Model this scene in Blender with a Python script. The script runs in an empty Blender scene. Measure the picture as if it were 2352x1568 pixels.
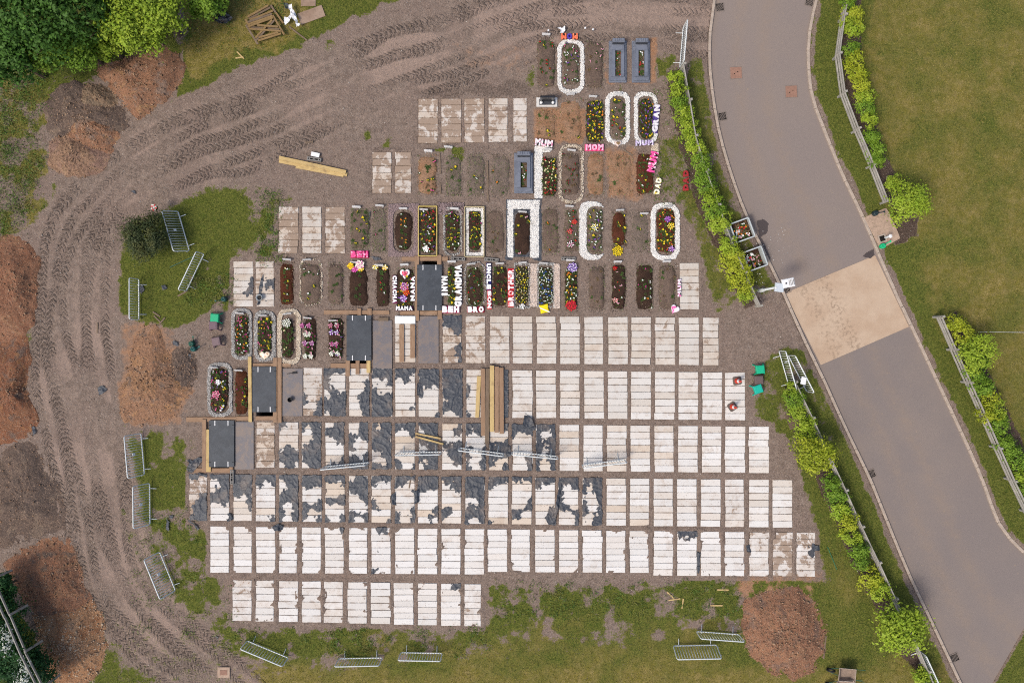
import bpy, math, random
import numpy as np
from mathutils import Vector, Matrix

# ------------------------------------------------------------------ camera, sky, sun, exposure
sc = bpy.context.scene
HC = 38.0            # drone height in metres
S = 48.0             # plan units per metre (plan is measured in a 2352 x 1568 grid)
CX, CY = 1176.0, 784.0
cam_d = bpy.data.cameras.new('camera'); cam = bpy.data.objects.new('camera', cam_d)
sc.collection.objects.link(cam); sc.camera = cam
cam.location = (0, 0, HC); cam.rotation_euler = (0, 0, 0)
cam_d.sensor_width = 36.0; cam_d.lens = 36.0 * HC / (2352 / S); cam_d.clip_end = 3000

SUN_DIR = Vector((0.50, 0.36, -0.92)).normalized()      # travel direction of the light
world = bpy.data.worlds.new('World'); sc.world = world; world.use_nodes = True
wn = world.node_tree; bg = wn.nodes['Background']
sky = wn.nodes.new('ShaderNodeTexSky'); sky.sky_type = 'NISHITA'; sky.sun_disc = False
sky.sun_elevation = math.asin(-SUN_DIR.z)
sky.sun_rotation = math.atan2(-SUN_DIR.x, -SUN_DIR.y)
sky.dust_density = 4.0; sky.air_density = 1.0; sky.ozone_density = 1.0
wn.links.new(sky.outputs[0], bg.inputs[0]); bg.inputs[1].default_value = 0.12
sun_d = bpy.data.lights.new('sun', 'SUN'); sun_d.energy = 1.5; sun_d.angle = math.radians(12)
sun_d.color = (1.0, 0.93, 0.82)
sun = bpy.data.objects.new('sun', sun_d); sc.collection.objects.link(sun)
sun.rotation_euler = SUN_DIR.to_track_quat('-Z', 'Y').to_euler()
vs = sc.view_settings; vs.view_transform = 'Standard'; vs.look = 'None'; vs.gamma = 1.0
vs.exposure = 0.68; vs.use_curve_mapping = False
sc.cycles.use_denoising = False; sc.cycles.filter_width = 1.1

# ------------------------------------------------------------------ helpers
rnd = random.Random(7); nr = np.random.RandomState(11)
COL = sc.collection
def W(px, py, z=0.0):
    k = (HC - z) / HC
    return ((px - CX) / S * k, (CY - py) / S * k)
def lin(c): return c / 12.92 if c <= 0.04045 else ((c + 0.055) / 1.055) ** 2.4
def A(hexs, k=0.75):
    return tuple(lin(int(hexs[i:i+2], 16) / 255) * k for i in (0, 2, 4)) + (1.0,)
ORD = 'first second third fourth fifth sixth seventh eighth ninth tenth eleventh twelfth thirteenth fourteenth fifteenth sixteenth seventeenth eighteenth nineteenth twentieth twenty-first twenty-second twenty-third twenty-fourth twenty-fifth twenty-sixth twenty-seventh'.split()
def tag(o, label, cat, group=None):
    o['label'] = label; o['category'] = cat
    if group: o['group'] = group
    return o
def empty(name, loc, rz=0.0):
    o = bpy.data.objects.new(name, None); COL.objects.link(o); o.location = loc; o.rotation_euler = (0, 0, rz)
    o.empty_display_size = 0.1
    return o
def thing(name, label, cat, loc, rz=0.0, group=None): return tag(empty(name, loc, rz), label, cat, group)
def put(name, me, parent=None, loc=(0, 0, 0), rz=0.0, scale=None, rot=None):
    o = bpy.data.objects.new(name, me); COL.objects.link(o); o.location = loc
    o.rotation_euler = rot if rot else (0, 0, rz)
    if scale is not None: o.scale = scale if not isinstance(scale, (int, float)) else (scale,) * 3
    if parent: o.parent = parent
    return o
def npmesh(name, v, f, mats=(), smooth=False, mi=None):
    v = np.asarray(v, np.float32); f = np.asarray(f, np.int32); n = f.shape[1]
    me = bpy.data.meshes.new(name)
    me.vertices.add(len(v)); me.vertices.foreach_set('co', v.ravel())
    me.loops.add(f.size); me.loops.foreach_set('vertex_index', f.ravel())
    me.polygons.add(len(f)); me.polygons.foreach_set('loop_start', np.arange(0, f.size, n, dtype=np.int32))
    if smooth: me.polygons.foreach_set('use_smooth', np.ones(len(f), bool))
    if mi is not None: me.polygons.foreach_set('material_index', np.asarray(mi, np.int32))
    for m in mats: me.materials.append(m)
    me.update(calc_edges=True); me.validate()
    return me
def fattr(me, name, data, dom='POINT'):
    a = me.attributes.new(name, 'FLOAT', dom); a.data.foreach_set('value', np.asarray(data, np.float32).ravel())

class MB:
    def __init__(s): s.v = []; s.f = []; s.m = []
    def add(s, vs_, fs, m=0):
        b = len(s.v); s.v += [tuple(p) for p in vs_]
        for q in fs: s.f.append([b + i for i in q]); s.m.append(m)
    def box(s, x0, x1, y0, y1, z0, z1, c=0.0, m=0, M=None):
        if c <= 0:
            vs_ = [(x0, y0, z0), (x1, y0, z0), (x1, y1, z0), (x0, y1, z0), (x0, y0, z1), (x1, y0, z1), (x1, y1, z1), (x0, y1, z1)]
            fs = [(3, 2, 1, 0), (4, 5, 6, 7), (0, 1, 5, 4), (1, 2, 6, 5), (2, 3, 7, 6), (3, 0, 4, 7)]
        else:
            vs_ = []
            for (i, z) in ((0, z0), (0, z1 - c), (c, z1)):
                vs_ += [(x0 + i, y0 + i, z), (x1 - i, y0 + i, z), (x1 - i, y1 - i, z), (x0 + i, y1 - i, z)]
            fs = [(3, 2, 1, 0), (8, 9, 10, 11)]
            for b in (0, 4):
                for k in range(4): fs.append((b + k, b + (k + 1) % 4, b + 4 + (k + 1) % 4, b + 4 + k))
        if M is not None: vs_ = [M @ Vector(p) for p in vs_]
        s.add(vs_, fs, m)
    def bar(s, p, q, w, h, m=0, c=0.0):
        p = Vector(p); q = Vector(q); d = q - p; L = d.length
        x = d.normalized(); up = Vector((0, 0, 1)) if abs(x.z) < 0.95 else Vector((0, 1, 0))
        y = up.cross(x).normalized(); z = x.cross(y)
        M = Matrix((x, y, z)).transposed().to_4x4(); M.translation = p
        s.box(0, L, -w / 2, w / 2, -h / 2, h / 2, c, m, M)
    def tube(s, pts, r, n=8, m=0, closed=False, cap=True):
        pts = [Vector(p) for p in pts]; N = len(pts); rings = []
        for i, p in enumerate(pts):
            a = pts[i - 1] if (i > 0 or closed) else p
            b = pts[(i + 1) % N] if (i < N - 1 or closed) else p
            d = (b - a).normalized(); up = Vector((0, 0, 1)) if abs(d.z) < 0.9 else Vector((0, 1, 0))
            u = d.cross(up).normalized(); w = u.cross(d)
            rr = r[i] if isinstance(r, (list, tuple)) else r
            rings.append([p + (u * math.cos(t) + w * math.sin(t)) * rr for t in [2 * math.pi * k / n for k in range(n)]])
        vs_ = [p for R in rings for p in R]; fs = []
        for i in range(N if closed else N - 1):
            j = (i + 1) % N
            for k in range(n): fs.append((i * n + k, i * n + (k + 1) % n, j * n + (k + 1) % n, j * n + k))
        if cap and not closed: fs.append(tuple(reversed(range(n)))); fs.append(tuple(range((N - 1) * n, N * n)))
        s.add(vs_, fs, m)
    def lathe(s, prof, n=16, m=0, o=(0, 0, 0)):
        vs_ = [(o[0] + r * math.cos(2 * math.pi * k / n), o[1] + r * math.sin(2 * math.pi * k / n), o[2] + z) for (r, z) in prof for k in range(n)]
        fs = [(i * n + k, i * n + (k + 1) % n, (i + 1) * n + (k + 1) % n, (i + 1) * n + k) for i in range(len(prof) - 1) for k in range(n)]
        fs.append(tuple(range((len(prof) - 1) * n, len(prof) * n)))
        s.add(vs_, fs, m)
    def prism(s, poly, z0, z1, c=0.0, m=0):
        n = len(poly); vs_ = [(x, y, z0) for x, y in poly]
        if c > 0:
            cx = sum(p[0] for p in poly) / n; cy = sum(p[1] for p in poly) / n
            vs_ += [(x, y, z1 - c) for x, y in poly]
            def sh(x, y):
                d = math.hypot(x - cx, y - cy) or 1; k = max(0, d - c) / d; return cx + (x - cx) * k, cy + (y - cy) * k
            vs_ += [(*sh(x, y), z1) for x, y in poly]; L = 2
        else: vs_ += [(x, y, z1) for x, y in poly]; L = 1
        fs = [tuple(reversed(range(n))), tuple(range(L * n, (L + 1) * n))]
        for l in range(L):
            for k in range(n): fs.append((l * n + k, l * n + (k + 1) % n, (l + 1) * n + (k + 1) % n, (l + 1) * n + k))
        s.add(vs_, fs, m)
    def mesh(s, name, mats, smooth=False):
        me = bpy.data.meshes.new(name); me.from_pydata([tuple(p) for p in s.v], [], s.f)
        for m in (mats if isinstance(mats, (list, tuple)) else [mats]): me.materials.append(m)
        if any(s.m): me.polygons.foreach_set('material_index', s.m)
        if smooth: me.polygons.foreach_set('use_smooth', [True] * len(s.f))
        me.update(); return me

# numpy noise
_lat = nr.rand(256, 256).astype(np.float32)
def vnoise(x, y):
    xi = np.floor(x).astype(int); yi = np.floor(y).astype(int); fx = x - xi; fy = y - yi
    fx = fx * fx * (3 - 2 * fx); fy = fy * fy * (3 - 2 * fy)
    a = _lat[xi & 255, yi & 255]; b = _lat[(xi + 1) & 255, yi & 255]; c = _lat[xi & 255, (yi + 1) & 255]; d = _lat[(xi + 1) & 255, (yi + 1) & 255]
    return (a * (1 - fx) + b * fx) * (1 - fy) + (c * (1 - fx) + d * fx) * fy
def fbm(x, y, o=4, s=0.0):
    t = 0; a = 0.5; n = 0
    for i in range(o):
        t = t + a * vnoise(x * 2 ** i + 17.3 * i + s, y * 2 ** i + 9.1 * i - s); n += a; a *= 0.5
    return t / n
def sstep(e0, e1, x):
    t = np.clip((x - e0) / (e1 - e0), 0, 1); return t * t * (3 - 2 * t)
def poly_sd(px, py, poly):        # negative inside
    d = np.full(px.shape, 1e9); ins = np.zeros(px.shape, bool); n = len(poly)
    for i in range(n):
        x0, y0 = poly[i]; x1, y1 = poly[(i + 1) % n]; ex, ey = x1 - x0, y1 - y0
        t = np.clip(((px - x0) * ex + (py - y0) * ey) / (ex * ex + ey * ey + 1e-9), 0, 1)
        d = np.minimum(d, (px - x0 - t * ex) ** 2 + (py - y0 - t * ey) ** 2)
        if y1 != y0: ins ^= ((y0 > py) != (y1 > py)) & (px < ex * (py - y0) / ey + x0)
    d = np.sqrt(d); return np.where(ins, -d, d)
def smooth_path(pts, step=0.3):
    P = [Vector((p[0], p[1])) for p in pts]; out = []
    for i in range(len(P) - 1):
        a = P[max(i - 1, 0)]; b = P[i]; c = P[i + 1]; d = P[min(i + 2, len(P) - 1)]
        n = max(2, int((c - b).length / step))
        for k in range(n):
            t = k / n
            out.append(0.5 * ((2 * b) + (c - a) * t + (2 * a - 5 * b + 4 * c - d) * t * t + (3 * b - a - 3 * c + d) * t ** 3))
    out.append(P[-1]); return [(p.x, p.y) for p in out]

# ------------------------------------------------------------------ materials
class NT:
    def __init__(s, name, rough=0.85, spec=0.25):
        s.mat = bpy.data.materials.new(name); s.mat.use_nodes = True; s.nt = s.mat.node_tree
        s.b = s.nt.nodes['Principled BSDF']; s.b.inputs['Roughness'].default_value = rough
        s.b.inputs['Specular IOR Level'].default_value = spec
        s.geo = None
    def n(s, t): return s.nt.nodes.new(t)
    def lk(s, a, sock):
        if hasattr(a, 'is_linked') or hasattr(a, 'links'): s.nt.links.new(a, sock)
        else: sock.default_value = a
    def pos(s):
        if not s.geo: s.geo = s.n('ShaderNodeNewGeometry').outputs['Position']
        return s.geo
    def objc(s): return s.n('ShaderNodeTexCoord').outputs['Object']
    def noise(s, scale, det=4, rough=0.55, vec=None, dist=0.0):
        n = s.n('ShaderNodeTexNoise'); n.inputs['Scale'].default_value = scale; n.inputs['Detail'].default_value = det
        n.inputs['Roughness'].default_value = rough; n.inputs['Distortion'].default_value = dist
        s.lk(vec if vec is not None else s.pos(), n.inputs['Vector']); return n.outputs['Fac']
    def vor(s, scale, vec=None, out='Distance'):
        n = s.n('ShaderNodeTexVoronoi'); n.inputs['Scale'].default_value = scale
        s.lk(vec if vec is not None else s.pos(), n.inputs['Vector']); return n.outputs[out]
    def mp(s, v, a, b, c=0.0, d=1.0, sm=True):
        n = s.n('ShaderNodeMapRange'); n.interpolation_type = 'SMOOTHSTEP' if sm else 'LINEAR'
        s.lk(v, n.inputs[0])
        for i, x in enumerate((a, b, c, d)): s.lk(x, n.inputs[i + 1])
        return n.outputs[0]
    def m(s, op, a, b=0.0):
        n = s.n('ShaderNodeMath'); n.operation = op; s.lk(a, n.inputs[0]); s.lk(b, n.inputs[1]); return n.outputs[0]
    def mix(s, f, a, b, bt='MIX'):
        n = s.n('ShaderNodeMix'); n.data_type = 'RGBA'; n.blend_type = bt
        s.lk(f, n.inputs[0]); s.lk(a, n.inputs[6]); s.lk(b, n.inputs[7]); return n.outputs[2]
    def attr(s, name, typ='GEOMETRY', out='Fac'):
        n = s.n('ShaderNodeAttribute'); n.attribute_name = name; n.attribute_type = typ; return n.outputs[out]
    def oi(s, out): return s.n('ShaderNodeObjectInfo').outputs[out]
    def sep(s, c):
        n = s.n('ShaderNodeSeparateColor'); s.lk(c, n.inputs[0]); return n.outputs
    def col(s, c): s.lk(c, s.b.inputs['Base Color']); return s
    def bump(s, h, st=0.5, dist=0.02):
        n = s.n('ShaderNodeBump'); n.inputs['Strength'].default_value = st; n.inputs['Distance'].default_value = dist
        s.lk(h, n.inputs['Height']); s.lk(n.outputs[0], s.b.inputs['Normal']); return s

_mc = {}
def cached(fn):
    def g(*a):
        k = (fn.__name__,) + a
        if k not in _mc: _mc[k] = fn(*a)
        return _mc[k]
    return g

def ground_material():
    t = NT('ground_soil_and_grass', 0.95, 0.1)
    n1 = t.noise(0.55, 5, 0.6); n2 = t.noise(3.2, 5, 0.65); n3 = t.noise(14, 4, 0.7); n4 = t.noise(42, 3, 0.7)
    mud = t.mix(t.mp(n2, 0.35, 0.65), A('7b6b60'), A('8f7e72'))
    mud = t.mix(t.mp(n1, 0.42, 0.66), mud, A('87756a'))
    mud = t.mix(t.mp(n3, 0.50, 0.70, 0, 0.75), mud, A('51453d'))  # dark flecks paint in the small shadows among the stones
    mud = t.mix(t.mp(t.noise(17, 3, 0.6), 0.56, 0.66, 0, 0.75), mud, A('a4958a'))
    mud = t.mix(t.mp(n4, 0.6, 0.72, 0, 0.7), mud, A('b5a89e'))
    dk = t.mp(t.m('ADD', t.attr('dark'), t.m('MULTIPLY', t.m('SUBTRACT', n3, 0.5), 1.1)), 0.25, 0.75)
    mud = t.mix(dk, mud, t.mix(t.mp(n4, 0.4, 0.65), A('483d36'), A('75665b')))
    pale = t.mp(t.m('ADD', t.attr('pale'), t.m('ADD', t.m('MULTIPLY', t.m('SUBTRACT', n2, 0.5), 0.8), t.m('MULTIPLY', t.m('SUBTRACT', n3, 0.5), 0.8))), 0.2, 0.9)
    mud = t.mix(pale, mud, t.mix(t.mp(n3, 0.4, 0.7), A('a28d80'), A('8e7b6f')))
    org = t.mp(t.m('ADD', t.attr('orange'), t.m('MULTIPLY', t.m('SUBTRACT', n2, 0.5), 1.2)), 0.25, 0.85)
    mud = t.mix(org, mud, t.mix(t.mp(n3, 0.35, 0.65), A('9c7356'), A('ab866a')))
    mul = t.mp(t.m('ADD', t.attr('mulch'), t.m('MULTIPLY', t.m('SUBTRACT', n3, 0.5), 1.0)), 0.3, 0.7)
    mud = t.mix(mul, mud, t.mix(t.mp(n4, 0.42, 0.62), A('3f332c'), t.mix(t.mp(t.noise(70, 2), 0.55, 0.68), A('6a584c'), A('a8988a'))))
    gr = t.mix(t.mp(n3, 0.36, 0.64), A('3a471a'), A('6d7030'))
    gr = t.mix(t.mp(n2, 0.45, 0.7, 0, 0.6), gr, A('4a5a1d'))
    gr = t.mix(t.mp(n4, 0.48, 0.68, 0, 0.7), gr, A('84844a'))
    dry = t.mp(t.m('ADD', t.attr('dry'), t.m('ADD', t.m('MULTIPLY', t.m('SUBTRACT', n1, 0.5), 1.6), t.m('MULTIPLY', t.m('SUBTRACT', n3, 0.5), 0.7))), 0.25, 0.95)
    straw = t.mix(t.mp(n2, 0.35, 0.7), A('7c7333'), A('978654'))
    straw = t.mix(t.mp(n4, 0.45, 0.66, 0, 0.7), straw, A('5f5626'))
    straw = t.mix(t.mp(n3, 0.52, 0.68, 0, 0.65), straw, A('56551f'))
    straw = t.mix(t.mp(t.noise(22, 3, 0.6), 0.56, 0.68, 0, 0.6), straw, A('b0a071'))
    gr = t.mix(dry, gr, straw)
    gf = t.mp(t.m('ADD', t.attr('grass'), t.m('ADD', t.m('MULTIPLY', t.m('SUBTRACT', n3, 0.5), 1.3), t.m('MULTIPLY', t.m('SUBTRACT', n2, 0.5), 1.5))), 0.36, 0.64)
    c = t.mix(gf, mud, gr)
    t.col(c)
    # tyre lugs
    tu = t.attr('tread_u'); tv = t.attr('tread_v'); tw = t.attr('tread_w')
    ph = t.m('ADD', t.m('MULTIPLY', t.m('ADD', tu, t.m('MULTIPLY', n1, 0.8)), 27.0), t.m('MULTIPLY', t.m('ABSOLUTE', tv), -26.0))
    lug = t.mp(t.m('SINE', ph), -0.4, 0.5)
    brk = t.m('MULTIPLY', t.mp(n2, 0.36, 0.56), t.mp(t.noise(0.9, 4, 0.6), 0.36, 0.5))
    lug = t.m('MULTIPLY', t.m('MULTIPLY', lug, tw), brk)
    h = t.m('ADD', t.m('MULTIPLY', n4, 0.45), t.m('MULTIPLY', n3, 0.6))
    h = t.m('ADD', h, t.m('MULTIPLY', lug, 2.3))
    t.bump(h, 1.0, 0.045)
    return t.mat

@cached
def soil_mat(c1, c2, c3):
    t = NT('soil_' + c1, 0.95, 0.1)
    n2 = t.noise(1.6, 5, 0.65); n3 = t.noise(11, 5, 0.7); n4 = t.noise(45, 3, 0.7)
    c = t.mix(t.mp(n2, 0.38, 0.62), A(c1), A(c2))
    c = t.mix(t.mp(n3, 0.5, 0.72, 0, 0.75), c, A(c3))
    c = t.mix(t.mp(n4, 0.62, 0.75, 0, 0.55), c, A('b59c86'))
    t.col(c); t.bump(t.m('ADD', n3, t.m('MULTIPLY', n4, 0.6)), 1.0, 0.05)
    return t.mat
@cached
def heap_mat(c1, c2, c3, c4):
    t = NT('heap_' + c1, 0.95, 0.1)
    n1 = t.noise(0.55, 3, 0.5, None, 1.2); n2 = t.noise(1.9, 5, 0.6); n3 = t.noise(9, 5, 0.7); n4 = t.noise(38, 3, 0.7)
    c = t.mix(t.mp(n1, 0.42, 0.58), A(c1), A(c2))
    c = t.mix(t.mp(n2, 0.52, 0.66, 0, 0.9), c, A(c3))
    c = t.mix(t.mp(t.noise(0.8, 4, 0.6, None, 2.0), 0.56, 0.64, 0, 0.8), c, A(c4))
    c = t.mix(t.mp(n3, 0.5, 0.7, 0, 0.6), c, A('5f4a3e'))
    c = t.mix(t.mp(t.noise(16, 3, 0.6), 0.56, 0.66, 0, 0.6), c, A('b59a84'))
    c = t.mix(t.mp(n4, 0.57, 0.7, 0, 0.7), c, A('bfa792'))
    t.col(c); t.bump(t.m('ADD', n3, t.m('MULTIPLY', n4, 0.5)), 1.0, 0.08)
    return t.mat
@cached
def plain(name, hexc, rough, var, spec=0.3, scale=8.0):
    t = NT(name, rough, spec)
    n = t.noise(scale, 5, 0.65, t.objc()); r = t.oi('Random')
    c = A(hexc); d = tuple(x * (1 - var) for x in c[:3]) + (1,); e = tuple(min(0.9, x * (1 + var * 0.6)) for x in c[:3]) + (1,)
    k = t.mix(t.mp(n, 0.3, 0.7), d, e)
    k = t.mix(t.m('MULTIPLY', r, 0.35), k, d)
    t.col(k); t.bump(n, 0.25, 0.01)
    return t.mat
@cached
def wood_mat(c1, c2):
    t = NT('timber_' + c1, 0.8, 0.2)
    mp = t.n('ShaderNodeMapping'); t.nt.links.new(t.objc(), mp.inputs[0]); mp.inputs['Scale'].default_value = (1.2, 14, 14)
    n = t.noise(2.0, 6, 0.7, mp.outputs[0]); k = t.noise(3.0, 4)
    c = t.mix(t.mp(n, 0.3, 0.7), A(c1), A(c2)); c = t.mix(t.mp(k, 0.52, 0.75, 0, 0.6), c, A('7a6553'))
    c = t.mix(t.m('MULTIPLY', t.oi('Random'), 0.3), c, A(c2))
    t.col(c); t.bump(n, 0.4, 0.008); return t.mat
def slab_material():      # object colour: r mud cover, g warm tint, b whiteness
    t = NT('cast_concrete_slab', 0.9, 0.2)
    ch = t.sep(t.oi('Color')); r = t.oi('Random')
    n1 = t.noise(1.7, 5, 0.6, None, 0.6); n2 = t.noise(7, 5, 0.68); n3 = t.noise(26, 4, 0.7)
    c = t.mix(ch[2], A('c9c0b3', 0.74), A('eeebe7', 0.70))
    c = t.mix(t.m('MULTIPLY', t.mp(t.m('ADD', t.m('MULTIPLY', r, 0.85), t.m('MULTIPLY', n1, 0.3)), 0.45, 0.95), ch[1]), c, A('d6bd9f', 0.70))
    c = t.mix(t.m('MULTIPLY', t.mp(t.m('FRACT', t.m('MULTIPLY', r, 7.31)), 0.1, 1.0), 0.14), c, A('8f8577'))
    c = t.mix(t.mp(n2, 0.55, 0.75, 0, 0.22), c, A('a39685'))
    f = t.m('ADD', t.m('MULTIPLY', n1, 0.62), t.m('MULTIPLY', n2, 0.38))
    edge = t.m('SUBTRACT', 0.74, t.m('MULTIPLY', ch[0], 0.48))
    st = t.mp(f, edge, t.m('ADD', edge, 0.05))
    mudc = t.mix(t.mp(n3, 0.35, 0.65), A('85715f'), A('9c8777'))
    c = t.mix(t.m('MULTIPLY', st, 0.9), c, mudc)
    dust = t.mp(f, t.m('SUBTRACT', edge, 0.16), edge)
    c = t.mix(t.m('MULTIPLY', dust, 0.3), c, A('b39a84'))
    xy = t.n('ShaderNodeSeparateXYZ'); t.nt.links.new(t.objc(), xy.inputs[0])
    eg = t.mp(t.m('ABSOLUTE', xy.outputs[1]), 0.10, 0.165)
    js = t.mp(t.m('ADD', n1, t.m('MULTIPLY', eg, 0.2)), 0.60, 0.72); c = t.mix(t.m('MULTIPLY', t.m('MULTIPLY', js, eg), 0.6), c, A('8d7865'))
    sp = t.mp(t.noise(19, 2, 0.5), 0.66, 0.70); c = t.mix(t.m('MULTIPLY', sp, 0.75), c, A('7c6553'))
    t.col(c); t.bump(t.m('ADD', n3, t.m('MULTIPLY', st, 0.8)), 0.35, 0.01)
    return t.mat
def plastic_material():
    t = NT('black_plastic_film', 0.5, 0.4)
    n1 = t.noise(1.3, 5, 0.6); n2 = t.noise(9, 5, 0.7)
    c = t.mix(t.mp(n2, 0.35, 0.7), A('373c44'), A('454a53'))
    c = t.mix(t.mp(n1, 0.5, 0.72, 0, 0.55), c, A('85776c'))
    t.col(c); t.bump(t.noise(7, 4, 0.6, None, 2.5), 0.5, 0.03); return t.mat
def asphalt_material():
    t = NT('asphalt', 0.93, 0.15)
    n1 = t.noise(0.28, 4, 0.6); n2 = t.noise(2.2, 5, 0.65); n3 = t.noise(60, 2, 0.8)
    lo = t.attr('lower')
    c = t.mix(lo, A('958881'), A('8d827d'))
    c = t.mix(t.mp(n1, 0.4, 0.7, 0, 0.5), c, A('9c8d82'))
    lane = t.attr('lane')
    c = t.mix(t.m('MULTIPLY', lane, t.mp(n2, 0.3, 0.7, 0.15, 0.75)), c, A('a08c7a'))
    c = t.mix(t.mp(t.noise(5, 4, 0.6), 0.64, 0.76, 0, 0.5), c, A('b09a82'))
    c = t.mix(t.mp(n3, 0.3, 0.7), c, t.mix(0.55, c, A('6a625f')))
    t.col(c); t.bump(n3, 0.3, 0.006); return t.mat
def apron_material():
    t = NT('tan_concrete', 0.92, 0.15)
    n1 = t.noise(0.8, 4, 0.6); n2 = t.noise(6, 5, 0.7); n3 = t.noise(60, 2, 0.8)
    c = t.mix(t.mp(n1, 0.35, 0.65), A('bfa58c'), A('cab39b'))
    c = t.mix(t.mp(n3, 0.35, 0.7, 0, 0.35), c, A('a08a76'))
    f = t.m('MULTIPLY', t.attr('lane'), t.mp(n2, 0.48, 0.62))
    c = t.mix(t.m('MULTIPLY', f, 0.6), c, A('877361'))
    t.col(c); t.bump(n3, 0.3, 0.006); return t.mat
@cached
def leaf_mat(c1, c2, c3):
    t = NT('leaves_' + c1, 0.6, 0.25)
    v = t.attr('lv'); r = t.oi('Random')
    c = t.mix(v, A(c1), A(c2)); c = t.mix(t.m('MULTIPLY', t.mp(t.noise(2.2, 3), 0.45, 0.65), 0.8), c, A(c3))
    c = t.mix(t.m('MULTIPLY', r, 0.3), c, A(c2))
    t.col(c)
    tr = t.n('ShaderNodeBsdfTranslucent'); t.nt.links.new(c, tr.inputs[0]); mx = t.n('ShaderNodeMixShader'); mx.inputs[0].default_value = 0.22
    out = t.nt.nodes['Material Output']
    t.nt.links.new(t.b.outputs[0], mx.inputs[1]); t.nt.links.new(tr.outputs[0], mx.inputs[2]); t.nt.links.new(mx.outputs[0], out.inputs[0])
    return t.mat
@cached
def stone_mat(c1, c2):
    t = NT('chips_' + c1, 0.85, 0.25)
    c = t.mix(t.attr('lv'), A(c1), A(c2)); c = t.mix(t.mp(t.noise(4, 4), 0.55, 0.75, 0, 0.45), c, A('8a7767'))
    t.col(c); return t.mat
def sheet_mat(name, c1, c2, c3, rough=0.6):
    t = NT(name, rough, 0.4); n1 = t.noise(2.0, 5, 0.65, None, 0.8); n2 = t.noise(9, 5, 0.7)
    c = t.mix(t.mp(n1, 0.4, 0.62), A(c1), A(c2)); c = t.mix(t.mp(n2, 0.52, 0.7, 0, 0.7), c, A(c3))
    t.col(c); t.bump(n2, 0.2, 0.01); return t.mat

M_ground = ground_material(); M_slab = slab_material(); M_plastic = plastic_material()
M_asph = asphalt_material(); M_apron = apron_material()
M_kerb = plain('kerb_concrete', 'b5a596', 0.9, 0.18)
M_galv = plain('galvanised_steel', 'dfe4e3', 0.5, 0.15, 0.5, 20.0)
M_rail = plain('weathered_rail', 'aaa59c', 0.85, 0.25, 0.2, 5.0)
M_wood = wood_mat('a98c72', '8f7159'); M_yel = wood_mat('d6bd86', 'bd9f6a'); M_old = wood_mat('8a7866', '6a5a4a')
M_board = sheet_mat('black_pit_board', '343a42', '3f454d', '4d5258', 0.6)
M_plate = sheet_mat('dirty_steel_plate', '6a666a', '7d7069', '8d7461', 0.55)
M_ply = sheet_mat('weathered_plywood', 'a38b78', '957c69', '7d6a5b', 0.85)
M_white = plain('white_plastic', 'f0f0f0', 0.5, 0.08, 0.4)
M_grey = plain('grey_block', '8b8782', 0.85, 0.2)
M_black = plain('black_rubber', '2b2b2e', 0.7, 0.2)
M_granite = sheet_mat('grey_granite', '777c88', '6a6f7b', '868b96', 0.35)
M_granite2 = sheet_mat('dark_granite', '4a4c52', '3f4147', '5a5d64', 0.3)
M_iron = plain('cast_iron', '8a7d74', 0.7, 0.25)
M_dark = plain('deep_void', '181412', 0.95, 0.2)

# ------------------------------------------------------------------ plan data
# concrete grave covers: row -> (ordinal row name, list of (x0, x1), y_top_left, y_top_right, y_bot_left, y_bot_right, mud, tint, white, ragged)
ROWS = {}
ROWS['A'] = ('the bottom row of covers', [(535,579),(588,630),(641,685),(694,738),(744,788),(799,843),(852,897),(905,950),(960,1004),(1013,1058),(1067,1105)], 1330, 1340, 1424, 1437, .16, .45, .9, 1.0)
ROWS['B'] = ('the second cover row from the bottom', [(484,527),(537,579),(589,633),(642,683),(694,738),(747,790),(802,844),(854,898),(908,952),(960,1005),(1014,1058),(1067,1112),(1120,1165),(1174,1217),(1229,1274),(1284,1328),(1338,1383),(1392,1436),(1446,1489),(1501,1545),(1555,1600),(1609,1655),(1665,1709),(1721,1765),(1775,1819),(1829,1871)], 1207, 1222, 1314, 1323, .14, .45, 1.0, .85)
ROWS['C'] = ('the third cover row from the bottom', [(436,476),(484,527),(537,579),(589,633),(642,685),(695,739),(748,792),(802,845),(854,898),(908,953),(960,1006),(1015,1059),(1069,1112),(1122,1167),(1176,1221),(1230,1275),(1283,1328),(1338,1382),(1393,1438),(1447,1491),(1501,1545),(1555,1600),(1610,1655),(1665,1708),(1720,1765),(1774,1819)], 1088, 1101, 1194, 1211, .16, .75, .85, .45)
ROWS['D'] = ('the fourth cover row from the bottom', [(590,632),(642,686),(694,737),(748,790),(802,845),(855,899),(908,953),(962,1005),(1016,1061),(1070,1115),(1124,1167),(1177,1222),(1231,1275),(1285,1330),(1340,1384),(1394,1439),(1448,1493),(1503,1547),(1557,1602),(1612,1656),(1665,1711),(1720,1766)], 968, 979, 1073, 1086, .2, .8, .72, .3)
ROWS['E'] = ('the fifth cover row from the bottom', [(697,740),(745,794),(802,848),(855,901),(908,954),(962,1008),(1017,1062),(1071,1113),(1122,1167),(1177,1223),(1231,1277),(1286,1331),(1342,1387),(1396,1441),(1449,1495),(1504,1550),(1558,1603),(1613,1658),(1665,1711)], 844, 855, 954, 965, .2, .6, .62, .3)
ROWS['F'] = ('the sixth cover row from the bottom', [(908,955),(1017,1060),(1070,1115),(1125,1170),(1178,1223),(1233,1278),(1287,1332),(1342,1385),(1397,1442),(1450,1495),(1505,1550),(1559,1605),(1614,1650)], 724, 729, 832, 839, .25, .7, .45, .3)
ROWS['G'] = ('the seventh cover row from the bottom', [(537,582),(588,630),(1561,1605)], 600, 604, 704, 711, .42, .7, .42, .5)
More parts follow.
